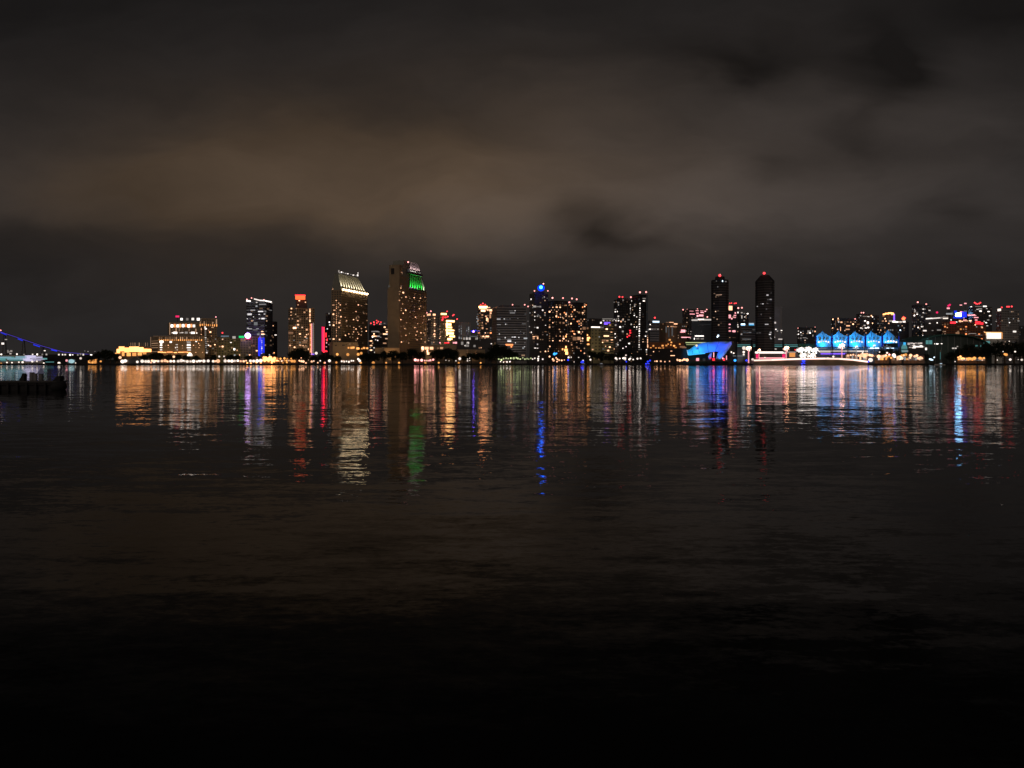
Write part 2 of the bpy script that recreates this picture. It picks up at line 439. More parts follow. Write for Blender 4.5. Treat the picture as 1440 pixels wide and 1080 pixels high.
# ================================================================== left hotel complex
def left_hotel():
    b = Bld('terraced_hotel', 'wide terraced tan hotel with rows of warm uplights under its cornices', 'hotel', 1000, 258)
    b.block(281, 283, 305, 447.5, 1040, wall='tan', dl=30, dr=3, style='grid', pitch=(3.2,3.3), rnd=(.06,'wd'), cap=False)
    b.block(236, 238, 282, 453.5, 1020, wall='tan', dl=26, dr=2, style='none', cap=False)
    b.block(212, 223, 288, 472.5, 1000, wall='tan', dl=24, dr=4, style='none', cap=False)
    D = 1000
    for i in range(21):
        px = 223+i*2.95
        box('cornice_rib', 'crib', WALL['tan'], at(px, 475.5, D-1.0), (.7,1.4,5.6), 0, b.root)
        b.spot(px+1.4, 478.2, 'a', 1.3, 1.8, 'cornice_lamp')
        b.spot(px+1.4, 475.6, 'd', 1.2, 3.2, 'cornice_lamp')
    b.dots('a', VA((1185,515,9,26),(1210,510,9,22),(1235,512,9,22),(1262,512,9,22),(1287,514,9,22),(1312,516,9,22),(1340,518,9,22),(1365,518,9,24),(1393,518,12,28)), name='cornice_lamp')
    b.dots('d', VA((1185,485,9,30),(1210,485,9,30),(1235,485,9,30),(1262,487,9,30),(1287,489,9,30),(1312,489,9,30),(1340,490,9,30),(1390,470,14,60)), name='cornice_lamp')
    b.dots('c', VA((1245,540,22,24),(1255,560,28,16),(1250,578,26,12),(1250,602,26,12),(1250,628,26,12),(1250,650,24,10),(1252,675,26,12),(1252,700,26,12),(1256,725,26,12),(1262,748,30,12),(1260,775,26,16),(1290,770,18,12),(1256,800,20,14),(1262,830,16,16),(1268,862,26,22)))
    b.dots('w', VA((1198,545,14,7),(1198,565,14,7),(1198,588,14,7),(1198,612,14,7),(1198,632,14,7),(1290,580),(1290,600),(1325,652),(1330,545),(1370,762,16,14),(1380,788,12,10),(1345,700)), 1, .9)
    b.dots('c', VA((948,440,26,28),(1020,440,28,30),(1090,438,30,30),(1160,440,34,30)), name='roof_lamp')
    b.dots('m', VA((895,405,44,22)), name='roof_sign'); b.dots('p', VA((900,402,18,8),(1382,412,14,14)), name='roof_sign')
    b.dots('c', VA((828,525,30,34),(900,525,30,34),(968,522,28,34),(1040,525,30,34),(1105,525,30,34)), name='arch_lamp')
    b.dots('o', VA((862,522,20,40),(930,522,20,40),(1004,520,20,40),(1072,522,20,40)), name='arch_lamp')
    b.dots('d', VA((800,560,8,150),(840,565,10,60),(880,565,10,60),(920,565,10,60),(960,565,10,60),(1000,565,10,60),(1045,565,10,60),(1090,565,10,60),(1130,590,10,60),(980,490,340,8)), name='glowing_pilaster')  # pilasters drawn as strips that glow by themselves
    b.dots('c', VA((835,612,24,14),(870,612,44,22),(935,612,30,12),(960,610,30,16),(1008,610,36,24),(1060,612,30,14),(1092,612,44,22),(1140,615,18,14)))
    b.dots('c', VA((695,725,44,24),(692,745,34,10),(690,768,34,12),(690,798,34,14),(690,828,34,14),(812,728,34,26),(880,762,14,10),(893,762,10,10),(872,800,10,16),(893,795,10,18),(870,830,10,14),(893,828,10,14),(1038,722,52,14),(1042,740,48,14),(1040,768,44,12),(1040,800,50,14),(1044,830,44,12),(1134,722,24,14)))
    b.dots('y', VA((680,856,60,10),(730,860,50,8),(800,856,70,10),(870,862,40,8),(940,858,70,8),(1000,856,60,8),(1040,862,44,12)), name='terrace_lamp')
    b.dots('d', VA((612,715,80,5),(612,745,80,4),(612,772,80,5),(612,800,80,4),(612,850,80,5),(560,760,5,190),(900,655,620,5),(1050,480,500,4),(1300,432,200,5)), name='cornice')  # cornice edges painted as glowing strips
    b.dots('w', VA((1130,775),(1130,800),(1130,860),(1165,745),(1170,800),(1215,860),(1100,770),(960,775),(960,805),(780,770),(780,800),(745,775),(1180,770)), .9, .9)
    for px, y0, p in ((225,472,5000),(240,472,5000),(258,472,5000),(276,472,5000),(294,460,8000)): wash(px, 1000, 478, p, (1,.58,.24), 14)
    return b
left_hotel()
def pavilion_left():
    b = Bld('waterfront_restaurant', 'low restaurant with blazing yellow glass front at the far end of the shore', 'restaurant', 985, 190)
    b.block(163, 168, 213, 487.5, 985, wall='tan', dl=12, dr=6, style='none', cap=False)
    b.dots('y', VA((150,840,40,46),(190,815,70,60),(255,830,60,60),(318,820,60,66),(378,820,60,66),(438,826,56,60),(490,835,50,40),(540,835,50,36)), name='window')
    b.dots('a', VA((140,870,60,12),(210,880,30,50),(280,885,50,44),(350,885,50,40),(420,880,50,36),(480,870,44,26)), name='window')
    for i in range(10):
        p = at(181+i*2.95, 484.5, 992); box('glowing_column', 'lcol', EM['d'], p, (.6,.6,5.0), 0, b.root)  # lamplight on the columns put into their material as emission
    b.block(180, 181, 209, 487, 996, ybot=489, wall='dark', dl=3, dr=3, style='none', name='roof_terrace', cap=False)
pavilion_left()
def gable_shed():
    b = Bld('gabled_boathouse', 'dark gabled boathouse by the water under the yellow restaurant', 'boathouse', 958, 190)
    D = 958; x0, xm, x1 = xg(180,D), xg(190,D), xg(200,D); z0, z1, z2 = GZ-.3, at(0,507,D).z, at(0,501.5,D).z
    v = []
    for y in (D, D+14): v += [(x0,y,z0),(x1,y,z0),(x1,y,z1),(xm,y,z2),(x0,y,z1)]
    mesh_obj('wall', v, [(0,1,2,3,4),(9,8,7,6,5),(0,5,6,1),(1,6,7,2),(2,7,8,3),(3,8,9,4),(4,9,5,0)], WALL['dark'], b.root)
    for a, c in ((4,3),(3,2)):
        p, q = Vector(v[a]), Vector(v[c]); d = q-p; m = (p+q)/2+Vector((0,7,.25))
        box('roof', 'shroof', WALL['grey'], m, (d.length+.6, 15.5, .3), 0, b.root, -math.atan2(d.z, d.x))
gable_shed()

# ================================================================== data for the rest of the skyline
def B(name, label, cat, D, x0, xc, x1, yt, wall='grey', group=None, **k):
    b = Bld(name, label, cat, D, (x0+x1)/2, group)
    b.block(x0, xc, x1, yt, wall=wall, **k)
    return b
# ---- crop B
b = B('office_block','low olive block with pale blue rooftop sign strip','office',1060,300,303,323,474,'olive',rnd=(.16,'wdd'),cap=False)
b.dots('b', VB((122,656,50,18),(168,655,56,16)), name='sign'); b.beacons(VB((115,613)), 'Q', 1.1)
b = B('office_block','low olive grey block with a round white rooftop lamp','office',1070,321,324,336,476,'olive',rnd=(.10,'wdg'),cap=False)
b.dots('c', VB((262,672,38,34)), name='roof_lamp'); b.dots('c', VB((222,735,26,10),(265,820,24,30)))
b = B('office_block','low block with green sign strip and glowing white disc on its roof','office',1050,334,338,353,475.5,'olive',rnd=(.05,'wd'),cap=False)
b.dots('G', VB((358,664,68,26)), name='sign')
p = at(348.4, 472, 1046); ball('disc_sign', 'disc', em_mat('disc_sign_light', (.62,.36,1), 7, 0), p, 4.0, b.root); 
b.dots('m', VB((434,682,66,30)), name='sign')
b = B('office_block','narrow plum brown block just right of the glowing disc','office',1055,353,355,363,473,'brown',rnd=(.14,'w'),cap=False)
T = B('glass_office_tower','dark glass tower with slanted pale roofline and blue light wall at its foot','office tower',1060,346.5,372,383.5,424,'blue',dl=6,dr=22,style='band',win=(1,.55),rnd=(.05,'gd'),cap=False)
T.dots('h', VB((440,326,36,12),(435,380,18,12),(460,378,54,22),(500,326,60,12),(600,342,64,12),(655,342,30,28),(720,326,36,10),(432,435,16,10),(470,432,30,8),(530,430,34,10),(452,487,56,10),(440,555,30,14),(465,562,50,12),(582,380,22,8),(600,395,14,18),(650,375,26,10),(586,432,26,18),(630,432,40,16),(662,430,16,12),(622,522,40,12),(664,520,14,14),(530,575,60,14),(666,592,18,18),(622,598,36,20),(636,632,50,14),(510,410),(508,455),(625,252,86,14)))
T.dots('g', VB((538,497,44,40),(470,560,60,8),(560,560,30,8),(570,630,30,16)))
T.dots('w', VB((622,595,34,14),(628,630,40,10)))
T.dots('c', VB((550,228,18,12),(440,215,54,12),(735,228,18,26)), name='roof_lamp')
for i, (a, c) in enumerate(((  (515,183),(590,202)),((590,202),(660,205)),((660,208),(735,222)),((420,205),(470,212)))):
    pa, pc = V(300,400,9,(a,c)); A_, C_ = at(*pa, 1058), at(*pc, 1058); m = (A_+C_)/2
    box('roof_edge_light', 'winc', EM['c'], m, ((C_-A_).length, .6, 1.6), 0, T.root, -math.atan2(C_.z-A_.z, C_.x-A_.x))
T.dots('K', VB((484,172,14,14),(425,190,12,12),(640,196,10,10)))
T.dots('B', VB((568,780,14,200),(582,790,22,230),(606,780,16,200),(636,770,26,190)), name='light_wall')
T.dots('c', [(368.3, 475+i*2.2) for i in range(11)], .8, .8, 'light_wall'); T.dots('v', VB((592,690,8,60)), name='light_wall')
B('apartment_tower','slim dark tower tucked right of the slanted roofline tower','tower',1120,383.5,385,390,452,'dark',rnd=(.16,'cwd'),cap=False)
T = B('orange_crowned_tower','gridded beige tower with glowing orange box on top','apartment tower',1020,405.5,417,436,433,'tan',dl=8,dr=10,pitch=(2.8,3.0),win=(.72,.62),rnd=(.05,'wd'),cap=False)
T.block(416,417,432,421,1024,ybot=434,wall='dark',dl=8,dr=6,style='none',name='upper_storeys',cap=False)
T.block(434,435,442.5,433,1016,wall='tan',dl=10,dr=4,pitch=(2.8,3.0),win=(.7,.6),name='corner_tower',cap=False)
T.block(405.2,405.8,412,457,1012,wall='tan',dl=8,dr=4,pitch=(2.8,3.0),win=(.7,.6),name='side_wing',cap=False)
p = at(422.3, 418.5, 1022); box('orange_crown', 'ocr', em_mat('orange_crown_light', (1,.16,.045), 1.5, 0), p, (12,6,5.2), 0, T.root)
box('crown_rim', 'ocr2', EM['r'], at(422.3, 415.2, 1022), (13,6.5,1.0), 0, T.root)
T.dots('w', VB((1088,205,20,14),(1165,225,18,16),(1072,258,20,16),(990,305,20,20),(1050,305,18,18),(1102,440,24,12),(1070,462,26,22),(1072,510,30,22),(1030,550,40,22),(980,612,60,26),(1195,555,14,14),(1100,660),(1165,663,26,18),(1180,635,14,14),(1155,730,60,26),(965,708,14,14),(970,772,24,22),(1100,772,28,14),(1135,775,20,12),(1170,775,18,16),(1030,795,22,20),(985,350),(985,390),(1190,420)))
T.dots('w', [(435.8, y) for y in (435,437.5,440,443,446,449,451.5,454)], 2.4, 2.0); T.dots('o', [(436.6, 457+i*3.1) for i in range(13)], 1.4, 2.6)
T.dots('p', [(438.2, 477, 1.4, 44)], name='light_line'); T.dots('c', [(440.6, 476, 1.0, 44)], name='light_line'); T.dots('v', [(439.5, 498, 4.5, 1.4)], name='light_line')
T = B('red_neon_tower','narrow tower wrapped in red neon with a pink vertical line','tower',1030,451.8,453.5,458.5,459,'dark',dl=5,dr=5,style='none',cap=False)
T.dots('m', VB((1378,690,16,310)), name='neon_panel'); T.dots('I', VB((1398,700,10,320)), name='neon_line'); T.dots('r', VB((1424,640,14,60),(1440,700,8,30),(1410,845,60,18)), name='neon_panel')
T.dots('p', VB((1425,700,6,6),(1432,740,6,6),(1428,790,8,8)))
T = B('apartment_block','dark block hemmed between the red neon tower and the gold roofed hotel','apartments',1100,458,461,467,440,'dark',rnd=(.10,'cw'),cap=False)
T.dots('c', VC((143,578,14,16),(146,655,12,14),(150,680,12,12),(152,805,22,10),(146,855,24,10),(130,715)))
# ---- crop C middle, D
T = B('office_block','dark block with cluster of red beacons between the two hotel towers','office',1120,519,527,545.5,457,'dark',dl=12,dr=10,style='band',win=(1,.5),rnd=(.16,'cwd'),cap=False)
T.beacons(VC((518,665),(545,655),(548,675),(570,640),(572,662),(600,672),(608,655),(585,650)), 'Q', .9)
T.dots('c', VC((545,738,40,10),(570,738,30,10),(640,665,18,8),(606,672,18,16),(535,788,12,10),(560,812,12,10),(578,818,12,10),(606,790),(590,742),(548,884,12,10),(515,884),(625,885)))
T = B('apartment_tower','pale slab tower with a dotted column of lights right of the green roof','apartment tower',1100,600,606,617.5,443,'grey',dl=10,dr=10,rnd=(.02,'d'),cap=False)
T.dots('w', VD((110,436,40,22),(170,436,30,20)), name='roof_lamp'); T.dots('w', [(611, 447.5+i*2.55) for i in range(11)], 1.8, 1.4); T.dots('w', VD((172,665,26,22),(176,712,20,16),(60,755,16,12),(165,760,16,12)))
T.beacons(VD((132,396),(82,415)), 'K', 1.0)
T = B('apartment_tower','tower with a blazing stack of yellow balcony lights and red roof lamps','apartment tower',1080,618.5,630,640,450,'olive',dl=14,dr=8,rnd=(.10,'wd'),cap=False)
T.block(618.5,619,628,441,1095,wall='olive',dl=10,dr=4,style='none',name='stair_tower',cap=False)
T.dots('O', VD((282,428,66,20),(358,512,96,20),(340,550,56,26),(345,585,64,18),(342,618,72,24),(380,620,46,14),(355,655,84,24),(380,690,60,18),(345,722,40,22),(372,720,20,12),(320,560,16,60),(322,640,16,80)), name='balcony_light')
T.dots('w', VD((240,572),(240,605),(246,632),(240,662),(246,692),(236,712),(300,540),(280,545)))
T.beacons(VD((322,398),(302,470),(330,458),(265,498),(400,438),(388,446),(438,488)), 'Q', .9); T.dots('r', VD((300,465,44,12),(270,480,14,40)), name='roof_sign')
T = B('office_block','plain grey slab with two ladders of small windows','office',1120,641,648,662,453,'lgrey',dl=14,dr=12,style='none',cap=False)
T.dots('g', VD(*[(x, y) for x in (465,486,550,572) for y in range(570,720,13)]), 1.2, .9)
T = B('low_terminal','low dark building with blue rooftop lamp and strip of white windows','terminal',1050,650,652,690,474,'dark',dl=14,dr=4,style='none',cap=False)
T.dots('c', VD((520,716,28,34),(552,716,28,34),(585,716,30,34),(660,716,26,32),(680,714,26,32),(712,712,24,18),(738,708,20,16)))
T.dots('g', VD((640,690,110,12)), name='sign'); T.beacon(*VD((630,632))[0], 'U', 1.3); T.beacon(*VD((655,622))[0], 'B', 1.0); T.beacon(*VD((608,628))[0], 'B', 1.0)
T = B('apartment_tower','dark tower with glowing orange crown and tall orange windows','apartment tower',1040,671.5,676,692,433.5,'dark',dl=12,dr=6,rnd=(.10,'wdo'),cap=False)
T.dots('H', VD((742,345,100,16)), name='crown_light'); T.dots('w', VD((740,362,90,20),(742,390,50,22),(795,380,20,22),(830,385,30,24),(800,352,50,10)), name='crown_light')
T.beacons(VD((715,322),(768,320),(740,306)), 'Q', 1.0)
T.dots('w', VD((732,440,24,16),(730,470,26,18),(775,455,24,18),(786,490,20,50),(798,500,18,60),(776,540,18,22),(825,455,22,60),(732,530,14,20),(730,560,30,12),(735,592,24,30),(785,602,24,10),(768,650),(720,688,26,12),(745,690,26,14),(790,690,40,18),(756,670),(830,710)))
T.dots('g', VD((678,400,12,10),(682,430,14,10),(672,460,14,10),(684,490,14,14),(672,520,12,12),(684,545,12,12),(684,590,10,14),(670,480)))
T = B('office_slab','wide grey slab office striped with dark ribbon windows','office',1060,692,698.5,740.5,431.5,'grey',dl=24,dr=6,style='band',pitch=(3.2,3.5),win=(1,.55),rnd=(.015,'dg'),cap=True)
T.dots('h', VD((1068,392,50,10),(1115,390,14,12),(1085,415,60,16),(924,488,42,14),(990,486,20,16),(1020,486,26,8),(1055,486,26,6),(1148,480,14,14),(926,552,44,5),(1006,548,14,14),(1024,548,14,14),(1218,543,44,12),(926,618,26,8),(932,662,14,16),(925,724,36,16),(1085,698,24,10),(1112,698,30,12),(1000,705,12,16),(1160,702,12,12),(1048,725,40,12),(1048,745,44,14),(1218,652,12,12),(1180,632,12,12),(1122,612,50,5),(1150,768,10,10),(1230,765,14,14),(1165,812,10,14),(1226,810,14,10),(1120,765)))
T.dots('o', VD((1048,788,88,18),(1072,810,16,16)), name='awning'); T.beacons(VD((1086,320),(1228,320),(1268,340),(900,353)), 'K', .9)
# ---- crop E
T = B('apartment_tower','dark tower topped by a vivid blue dome lamp','apartment tower',1050,744.5,752,771,412,'dark',dl=14,dr=12,rnd=(.03,'cdg'),cap=True)
D=1048; ball('dome', 'dome', em_mat('blue_dome_glow', (.0,.03,1.0), 2.6, 0), at(760.8,405,D), 5.0, T.root, .9); ball('dome_lamp', 'dlamp', em_mat('azure_core', (.015,.16,1), 20, 0), at(760.8,404,D-5.2), 2.3, T.root)
T.beacons(VE((616,75),(512,158),(668,158)), 'K', .9); T.dots('c', VE((474,256,14,22),(512,340,34,22),(545,342,40,10),(578,342,24,24),(514,408,14,14),(514,456,14,14),(545,454,20,20),(572,452,18,10),(516,498,10,8),(514,584,20,12),(546,588,24,20),(546,782,16,20),(518,826,30,8),(546,828,20,10),(640,560),(455,575),(436,512),(625,230)))
T.dots('w', VE((505,694,30,10),(535,690,40,10),(505,715,30,20),(548,710,16,30),(640,635,30,8)))
T = B('apartment_tower','broad tower speckled with orange windows beside the blue dome tower','apartment tower',1035,770,781,798,422.5,'black',dl=14,dr=12,pitch=(3.1,3.4),win=(.5,.42),rnd=(.06,'wofdd'),cap=False, group='twin dark towers full of orange windows')
T.beacons(VE((722,240),(845,242)), 'K', 1.1)
T.dots('w', VE((690,350,14,10),(690,402,20,22),(690,505,18,20),(690,556,14,14),(690,582,18,22),(690,658,12,14),(690,712,14,14),(690,740,14,14),(690,686,12,12),(728,350),(728,530),(728,712),(728,740),(770,348,26,20),(810,325,22,18),(810,350,20,16),(770,400,18,16),(770,428,18,16),(766,455,18,26),(812,430),(810,530,24,24),(850,532,24,24),(848,480,18,18),(802,608,14,16),(765,686),(810,686),(850,690,16,16),(808,740,20,16),(838,742),(850,715,20,20)))
T = B('apartment_tower','brightest orange speckled tower with white corner lamps at its top','apartment tower',1030,798.5,808,825.5,425,'black',dl=14,dr=12,pitch=(3.1,3.4),win=(.5,.42),rnd=(.09,'wofdd'),cap=False, group='twin dark towers full of orange windows')
T.beacons(VE((950,247),(1005,256),(918,292)), 'K', 1.1)
T.dots('w', VE((880,327,14,14),(918,325,16,16),(948,327,12,12),(1098,314,20,20),(1096,340,14,14),(1092,390,22,22),(1074,414,20,18),(982,380,22,22),(1032,412,28,26),(880,430,20,20),(880,455,20,18),(918,456,18,18),(948,456,14,14),(882,505,18,18),(882,560,14,18),(940,540,18,20),(1030,512,30,30),(1072,512,18,20),(1055,490),(1092,490),(1055,535),(1055,560),(1030,640,24,26),(1070,638,14,14),(978,662,20,18),(980,716,44,40),(1030,714,36,36),(948,690,18,18),(882,738,20,20),(945,765,18,14),(948,788,18,18),(1004,762),(1004,814,20,18),(1072,714,14,18),(1090,595,34,30),(1132,595,26,26),(1055,660,16,18)))
T.dots('y', VE((880,815,16,26),(880,850,40,30),(888,885,30,34),(840,840,14,20),(880,690,12,20)), name='balcony_light')
T = B('hotel_block','olive hotel with punched dark windows beneath a white roof sign','hotel',1060,825.5,831,845,461,'olive',dl=12,dr=8,pitch=(4.4,4.6),win=(.4,.45),rnd=(.04,'w'),cap=False)
T.dots('c', VE((1225,582,104,14)), name='sign'); T.dots('y', VE((1140,708,40,20),(1135,730,26,24),(1135,782,36,16),(1130,675,14,14),(1105,710)), name='balcony_light')
B('apartment_block','unlit dark block rising behind the olive hotel','apartments',1200,826,832,846,447.5,'dark',rnd=(.02,'g'),cap=False)
# ---- crop F
T = B('apartment_block','olive grey block under a strip of white roof lamps','apartments',1050,845,849,863,450,'olive',dl=12,dr=6,style='band',pitch=(3.4,3.8),win=(1,.5),rnd=(.06,'wdg'),cap=False)
T.dots('c', VF((285,485,120,10),(238,505,18,14),(280,508,14,14),(314,505,16,12),(346,505,14,16),(210,530,14,16)), name='roof_lamp'); T.dots('v', VF((280,530,70,16),(265,545,40,12)), name='sign')
T.dots('w', VF((275,604,26,20),(270,685,60,10),(240,738,44,22),(282,740,32,20),(230,760),(310,814,24,20),(292,855,26,22),(262,805),(335,700,30,8),(335,730,30,6),(335,760,30,6),(340,602,16,12),(330,640,24,6)))
T = B('apartment_tower','black tower dotted with white windows and twin red beacons','apartment tower',1040,863,869,889,421,'black',dl=14,dr=12,rnd=(.05,'cwd'),cap=True, group='adjoining pair of black towers')
T.beacons(VF((424,227),(460,230)), 'Q', 1.1); T.beacons(VF((558,232)), 'K', 1.1)
T.dots('c', VF((466,266,20,16),(568,276,14,14),(410,296,24,20),(412,322),(380,376,18,18),(378,402),(410,455,22,20),(410,480),(385,505,12,16),(412,506,18,16),(462,500,26,20),(530,496,30,14),(488,518),(488,548),(382,558,20,22),(432,580,20,20),(462,632,24,24),(376,660,14,16),(378,704),(432,735,20,20),(456,718),(408,788,20,20),(408,762),(536,772,22,16),(500,810),(464,828),(556,545)))
T.dots('r', VF((548,622,16,14),(550,648,18,16),(538,680,16,14),(515,695,12,16)), name='sign'); T.dots('c', [(886.3,428.5+i*1.7) for i in range(8)], .9, .9)
T = B('apartment_tower','black tower with one straight column of white lights down its front','apartment tower',1030,888.5,900,911,414,'black',dl=16,dr=8,rnd=(.008,'d'),cap=False, group='adjoining pair of black towers')
T.beacons(VF((664,175),(736,172)), 'K', 1.2)
T.dots('c', [(899.8-i*.04, 427+i*3.22) for i in range(21)], 1.7, 1.7); T.dots('c', VF((712,248,36,12),(708,276,28,12),(605,315,14,12),(604,336,14,12),(600,420),(600,445),(628,462),(628,580),(628,605),(628,690),(600,580),(738,635,20,12),(728,688,14,14),(738,870,16,30),(738,845,12,12)))
T.dots('g', [(909.6,455,.6,80)], name='edge_light'); T.dots('w', [(910.4,472+i*3, .9, 1.6) for i in range(9)], name='edge_light')
T = B('office_block','grey office block with a pale blue sign strip and lone red beacon','office',1100,911.5,914,927,450.5,'lgrey',dl=14,dr=5,style='band',rnd=(.03,'g'),cap=False)
T.dots('b', VF((850,519,76,18)), name='sign'); T.beacons(VF((838,472)), 'Q', 1.2); T.dots('c', VF((780,606,28,12),(810,606,24,10),(838,606,20,10),(872,606,28,12),(782,552)));T.dots('d', VF((790,762,44,8),(850,762,30,8)))
T = B('apartment_block','brown block with rows of warm windows behind the orange hall','apartments',1150,927,936,959,454,'brown',dl=16,dr=10,style='none',cap=False)
T.dots('w', VF((1000,526,70,5),(1030,526,50,6),(1080,544,40,12),(1040,575,40,10),(1070,578,44,10),(1125,578,40,10),(935,545,10,16),(920,608,12,14),(1055,688,14,14),(990,574)))
T.dots('g', VF((970,610,14,70),(1000,640,14,120),(1040,630,14,110)), name='glowing_pilaster')  # pale uprights given a dim glow of their own
T = B('apartment_block','brown block with bright pink white windows left of the dark banded tower','apartments',1130,952,956,966,456,'brown',dl=12,dr=6,rnd=(.05,'w'),cap=False)
T.dots('p', VF((1155,628,24,34),(1180,628,22,30),(1140,640,16,12),(1200,700,110,6),(1180,702,60,8)))
T = B('office_tower','dark tower with short rows of reddish windows at its top','office tower',1140,959.5,969,999,434.5,'dark',dl=16,dr=12,rnd=(.02,'g'),cap=False)
T.beacons(VG((118,470),(222,465),(316,470),(76,472),(322,545)), 'K', .8)
T.dots('p', VG((160,486,40,5),(218,482,30,6),(265,484,30,5),(168,516,50,8),(220,508,24,12),(222,535,16,16),(258,530,44,18),(268,500,30,8),(300,488,14,8)))
T = B('museum_building','dark blue flared building with a glowing white parapet','museum',1090,972,973,1001.5,451,'blue',dl=16,dr=3,style='none',cap=False)
T.dots('Y', [], name='parapet_light')
for (x0,x1,y) in ((972.5,981,450.2),(981,990,449.2),(990,1001,449.6)): T.dots('c', [((x0+x1)/2, y, x1-x0, 2.0)], name='parapet_light')
T.dots('g', VG((200,572,50,14),(330,575,60,14),(300,620,120,4),(262,690,10,6)), name='parapet_light'); T.dots('c', VG((240,738,90,6),(152,718,16,10),(150,760,12,18),(190,765,8,20),(225,765,30,14),(270,766,30,14),(200,738,10,8),(155,692)))
# two dark octagonal banded towers
def oct_tower(label, x0, x1, yt, ycap, xcap0, xcap1, D, seed):
    b = Bld('octagonal_tower', label, 'apartment tower', D, (x0+x1)/2, 'pair of dark banded octagonal towers')
    cx = xg((x0+x1)/2, D+14); r = (x1-x0)/F*D/2/math.cos(math.pi/8)*1.0
    def ring(rr, z): return [(cx+rr*math.cos(math.pi/8+i*math.pi/4), D+14+rr*math.sin(math.pi/8+i*math.pi/4), z) for i in range(8)]
    zt = at(0, yt, D).z; zc = at(0, ycap, D).z; r2 = r*.52; zm = zt+(zc-zt)*.5
    v = ring(r, GZ-.3)+ring(r, zt)+(ring(r*.58, zt+.4)+ring(r*.52, zc) if seed == 1 else ring(r*.86, zt+(zc-zt)*.3)+ring(r*.45, zc))
    f = []
    for k in range(3): f += [(8*k+i, 8*k+(i+1)%8, 8*k+8+(i+1)%8, 8*k+8+i) for i in range(8)]
    f += [tuple(range(8))[::-1], tuple(range(24, 32))]
    mesh_obj('wall', v, f, WALL['black'], b.root)
    z = 8.0
    while z < zt-1:
        vv = ring(r*1.02, z)+ring(r*1.02, z+1.1); ff = [(i,(i+1)%8,8+(i+1)%8,8+i) for i in range(8)]+[tuple(range(8))[::-1], tuple(range(8,16))]
        mesh_obj('floor_band', vv, ff, WALL['dark'], b.root); z += 3.4
    P = Vector((xg(x0, D), D)); Q = Vector((xg(x1, D), D))
    c = Vector((cx, D+14)); rg = ring(r*1.03, 0)
    b.blocks.append(dict(foot=[P,Q,Q,P], zb=GZ, zt=zc, D=D, faces=[]))
    for i in range(8):
        a = Vector(rg[i][:2]); e = Vector(rg[(i+1)%8][:2]); d = (e-a).normalized(); nrm = Vector((d.y,-d.x))
        if nrm.dot(a) > 0: nrm = -nrm
        if nrm.dot((a+e)/2-c) > 0: b.blocks[0]['faces'].append((a, d, (e-a).length, nrm))
    return b
T = oct_tower('dark banded octagonal tower beside the cluster of red and pink lit blocks', 1001.2, 1023.5, 392.5, 387.5, 0, 0, 1010, 1)
T.blocks[0]['faces'] and T.dots('h', VG((415,182,12,14),(508,187,18,14),(428,240,14,14),(480,185)), 1.3, 1.3)
T.dots('f', VG((440,322,60,8),(395,308,20,6),(410,342,14,14),(435,340,14,10),(432,484,26,8),(406,490,12,12),(390,552,24,6),(422,568,14,14),(460,608,26,10),(436,626,20,8),(390,410)))
T.dots('b', VG((432,735,16,16),(424,748,10,10),(475,182,8,14)))
T.beacon(1012.2, 387.3, 'Q', 1.7); T.beacon(1012.6, 386.6, 'K', 1.1)
T = oct_tower('dark banded octagonal tower standing alone right of the blue striped low block', 1063.6, 1087.5, 394, 385.5, 0, 0, 1005, 2)
T.dots('h', VG((930,324,26,14),(968,302,16,8),(962,368,28,14),(935,370,8,16),(930,408,22,10),(868,412,14,12),(886,412,10,12),(830,438,10,8),(920,465,16,16),(868,518,14,14),(960,556,16,10),(922,620,36,8),(962,702,24,16),(955,722,26,12),(966,765,18,10),(830,708,26,8),(855,706,26,8),(960,755)))
T.beacon(1074.6, 384.2, 'Q', 1.7); T.beacon(1074.8, 383.6, 'K', 1.1)
B('plain_tower','pale unlit slab tower behind the lone octagonal tower','tower',1180,1086,1088,1099.5,430.5,'lgrey',dl=20,dr=4,style='none',cap=False).dots('c', VG((1000,603,30,18),(1015,670,14,10),(1030,688,14,14),(1072,682,20,8),(1070,704,10,8),(1000,750,14,10),(1060,770,40,6)))
T = B('apartment_tower','dark tower with a bright cream sign and string of red lamps on top','apartment tower',1130,1021,1025,1037,430,'dark',dl=10,dr=8,rnd=(.07,'cpb'),cap=False)
T.dots('W', VG((550,455,46,44)), name='sign'); T.beacons(VG((548,408),(566,405),(596,408),(612,406)), 'Q', .9)
T.dots('p', VG((545,540,26,36),(568,562,12,14),(600,530,24,12),(598,550,22,10),(545,620,20,10),(540,655,30,8),(545,688,28,12),(590,690,30,18),(604,505,12,14)))
T = B('apartment_tower','dark tower sprinkled with white and red lamps left of the octagonal tower','apartment tower',1140,1035,1040,1053,441,'dark',dl=12,dr=8,rnd=(.05,'cw'),cap=False)
T.beacons(VG((672,452),(635,455)), 'K', 1.1); T.dots('c', VG((632,500,12,20),(670,502,20,14),(695,510,16,12),(728,512,16,12),(670,545,10,40),(694,582,18,14),(634,645,14,20),(590,505),(620,532),(700,545)))
T = B('office_block','low grey office block with two blue rooftop sign strips','office',1060,1040,1042,1062.5,457,'grey',dl=12,dr=5,style='band',rnd=(.03,'g'),cap=False)
T.dots('b', VG((682,620,40,14),(768,615,50,16)), name='sign'); T.dots('C', VG((682,628,42,6),(768,626,52,8)), name='sign'); T.dots('g', VG((712,702,60,6),(745,702,40,6),(720,770,90,6),(668,720,12,12)))
T.dots('d', VG((664,720,14,14)))
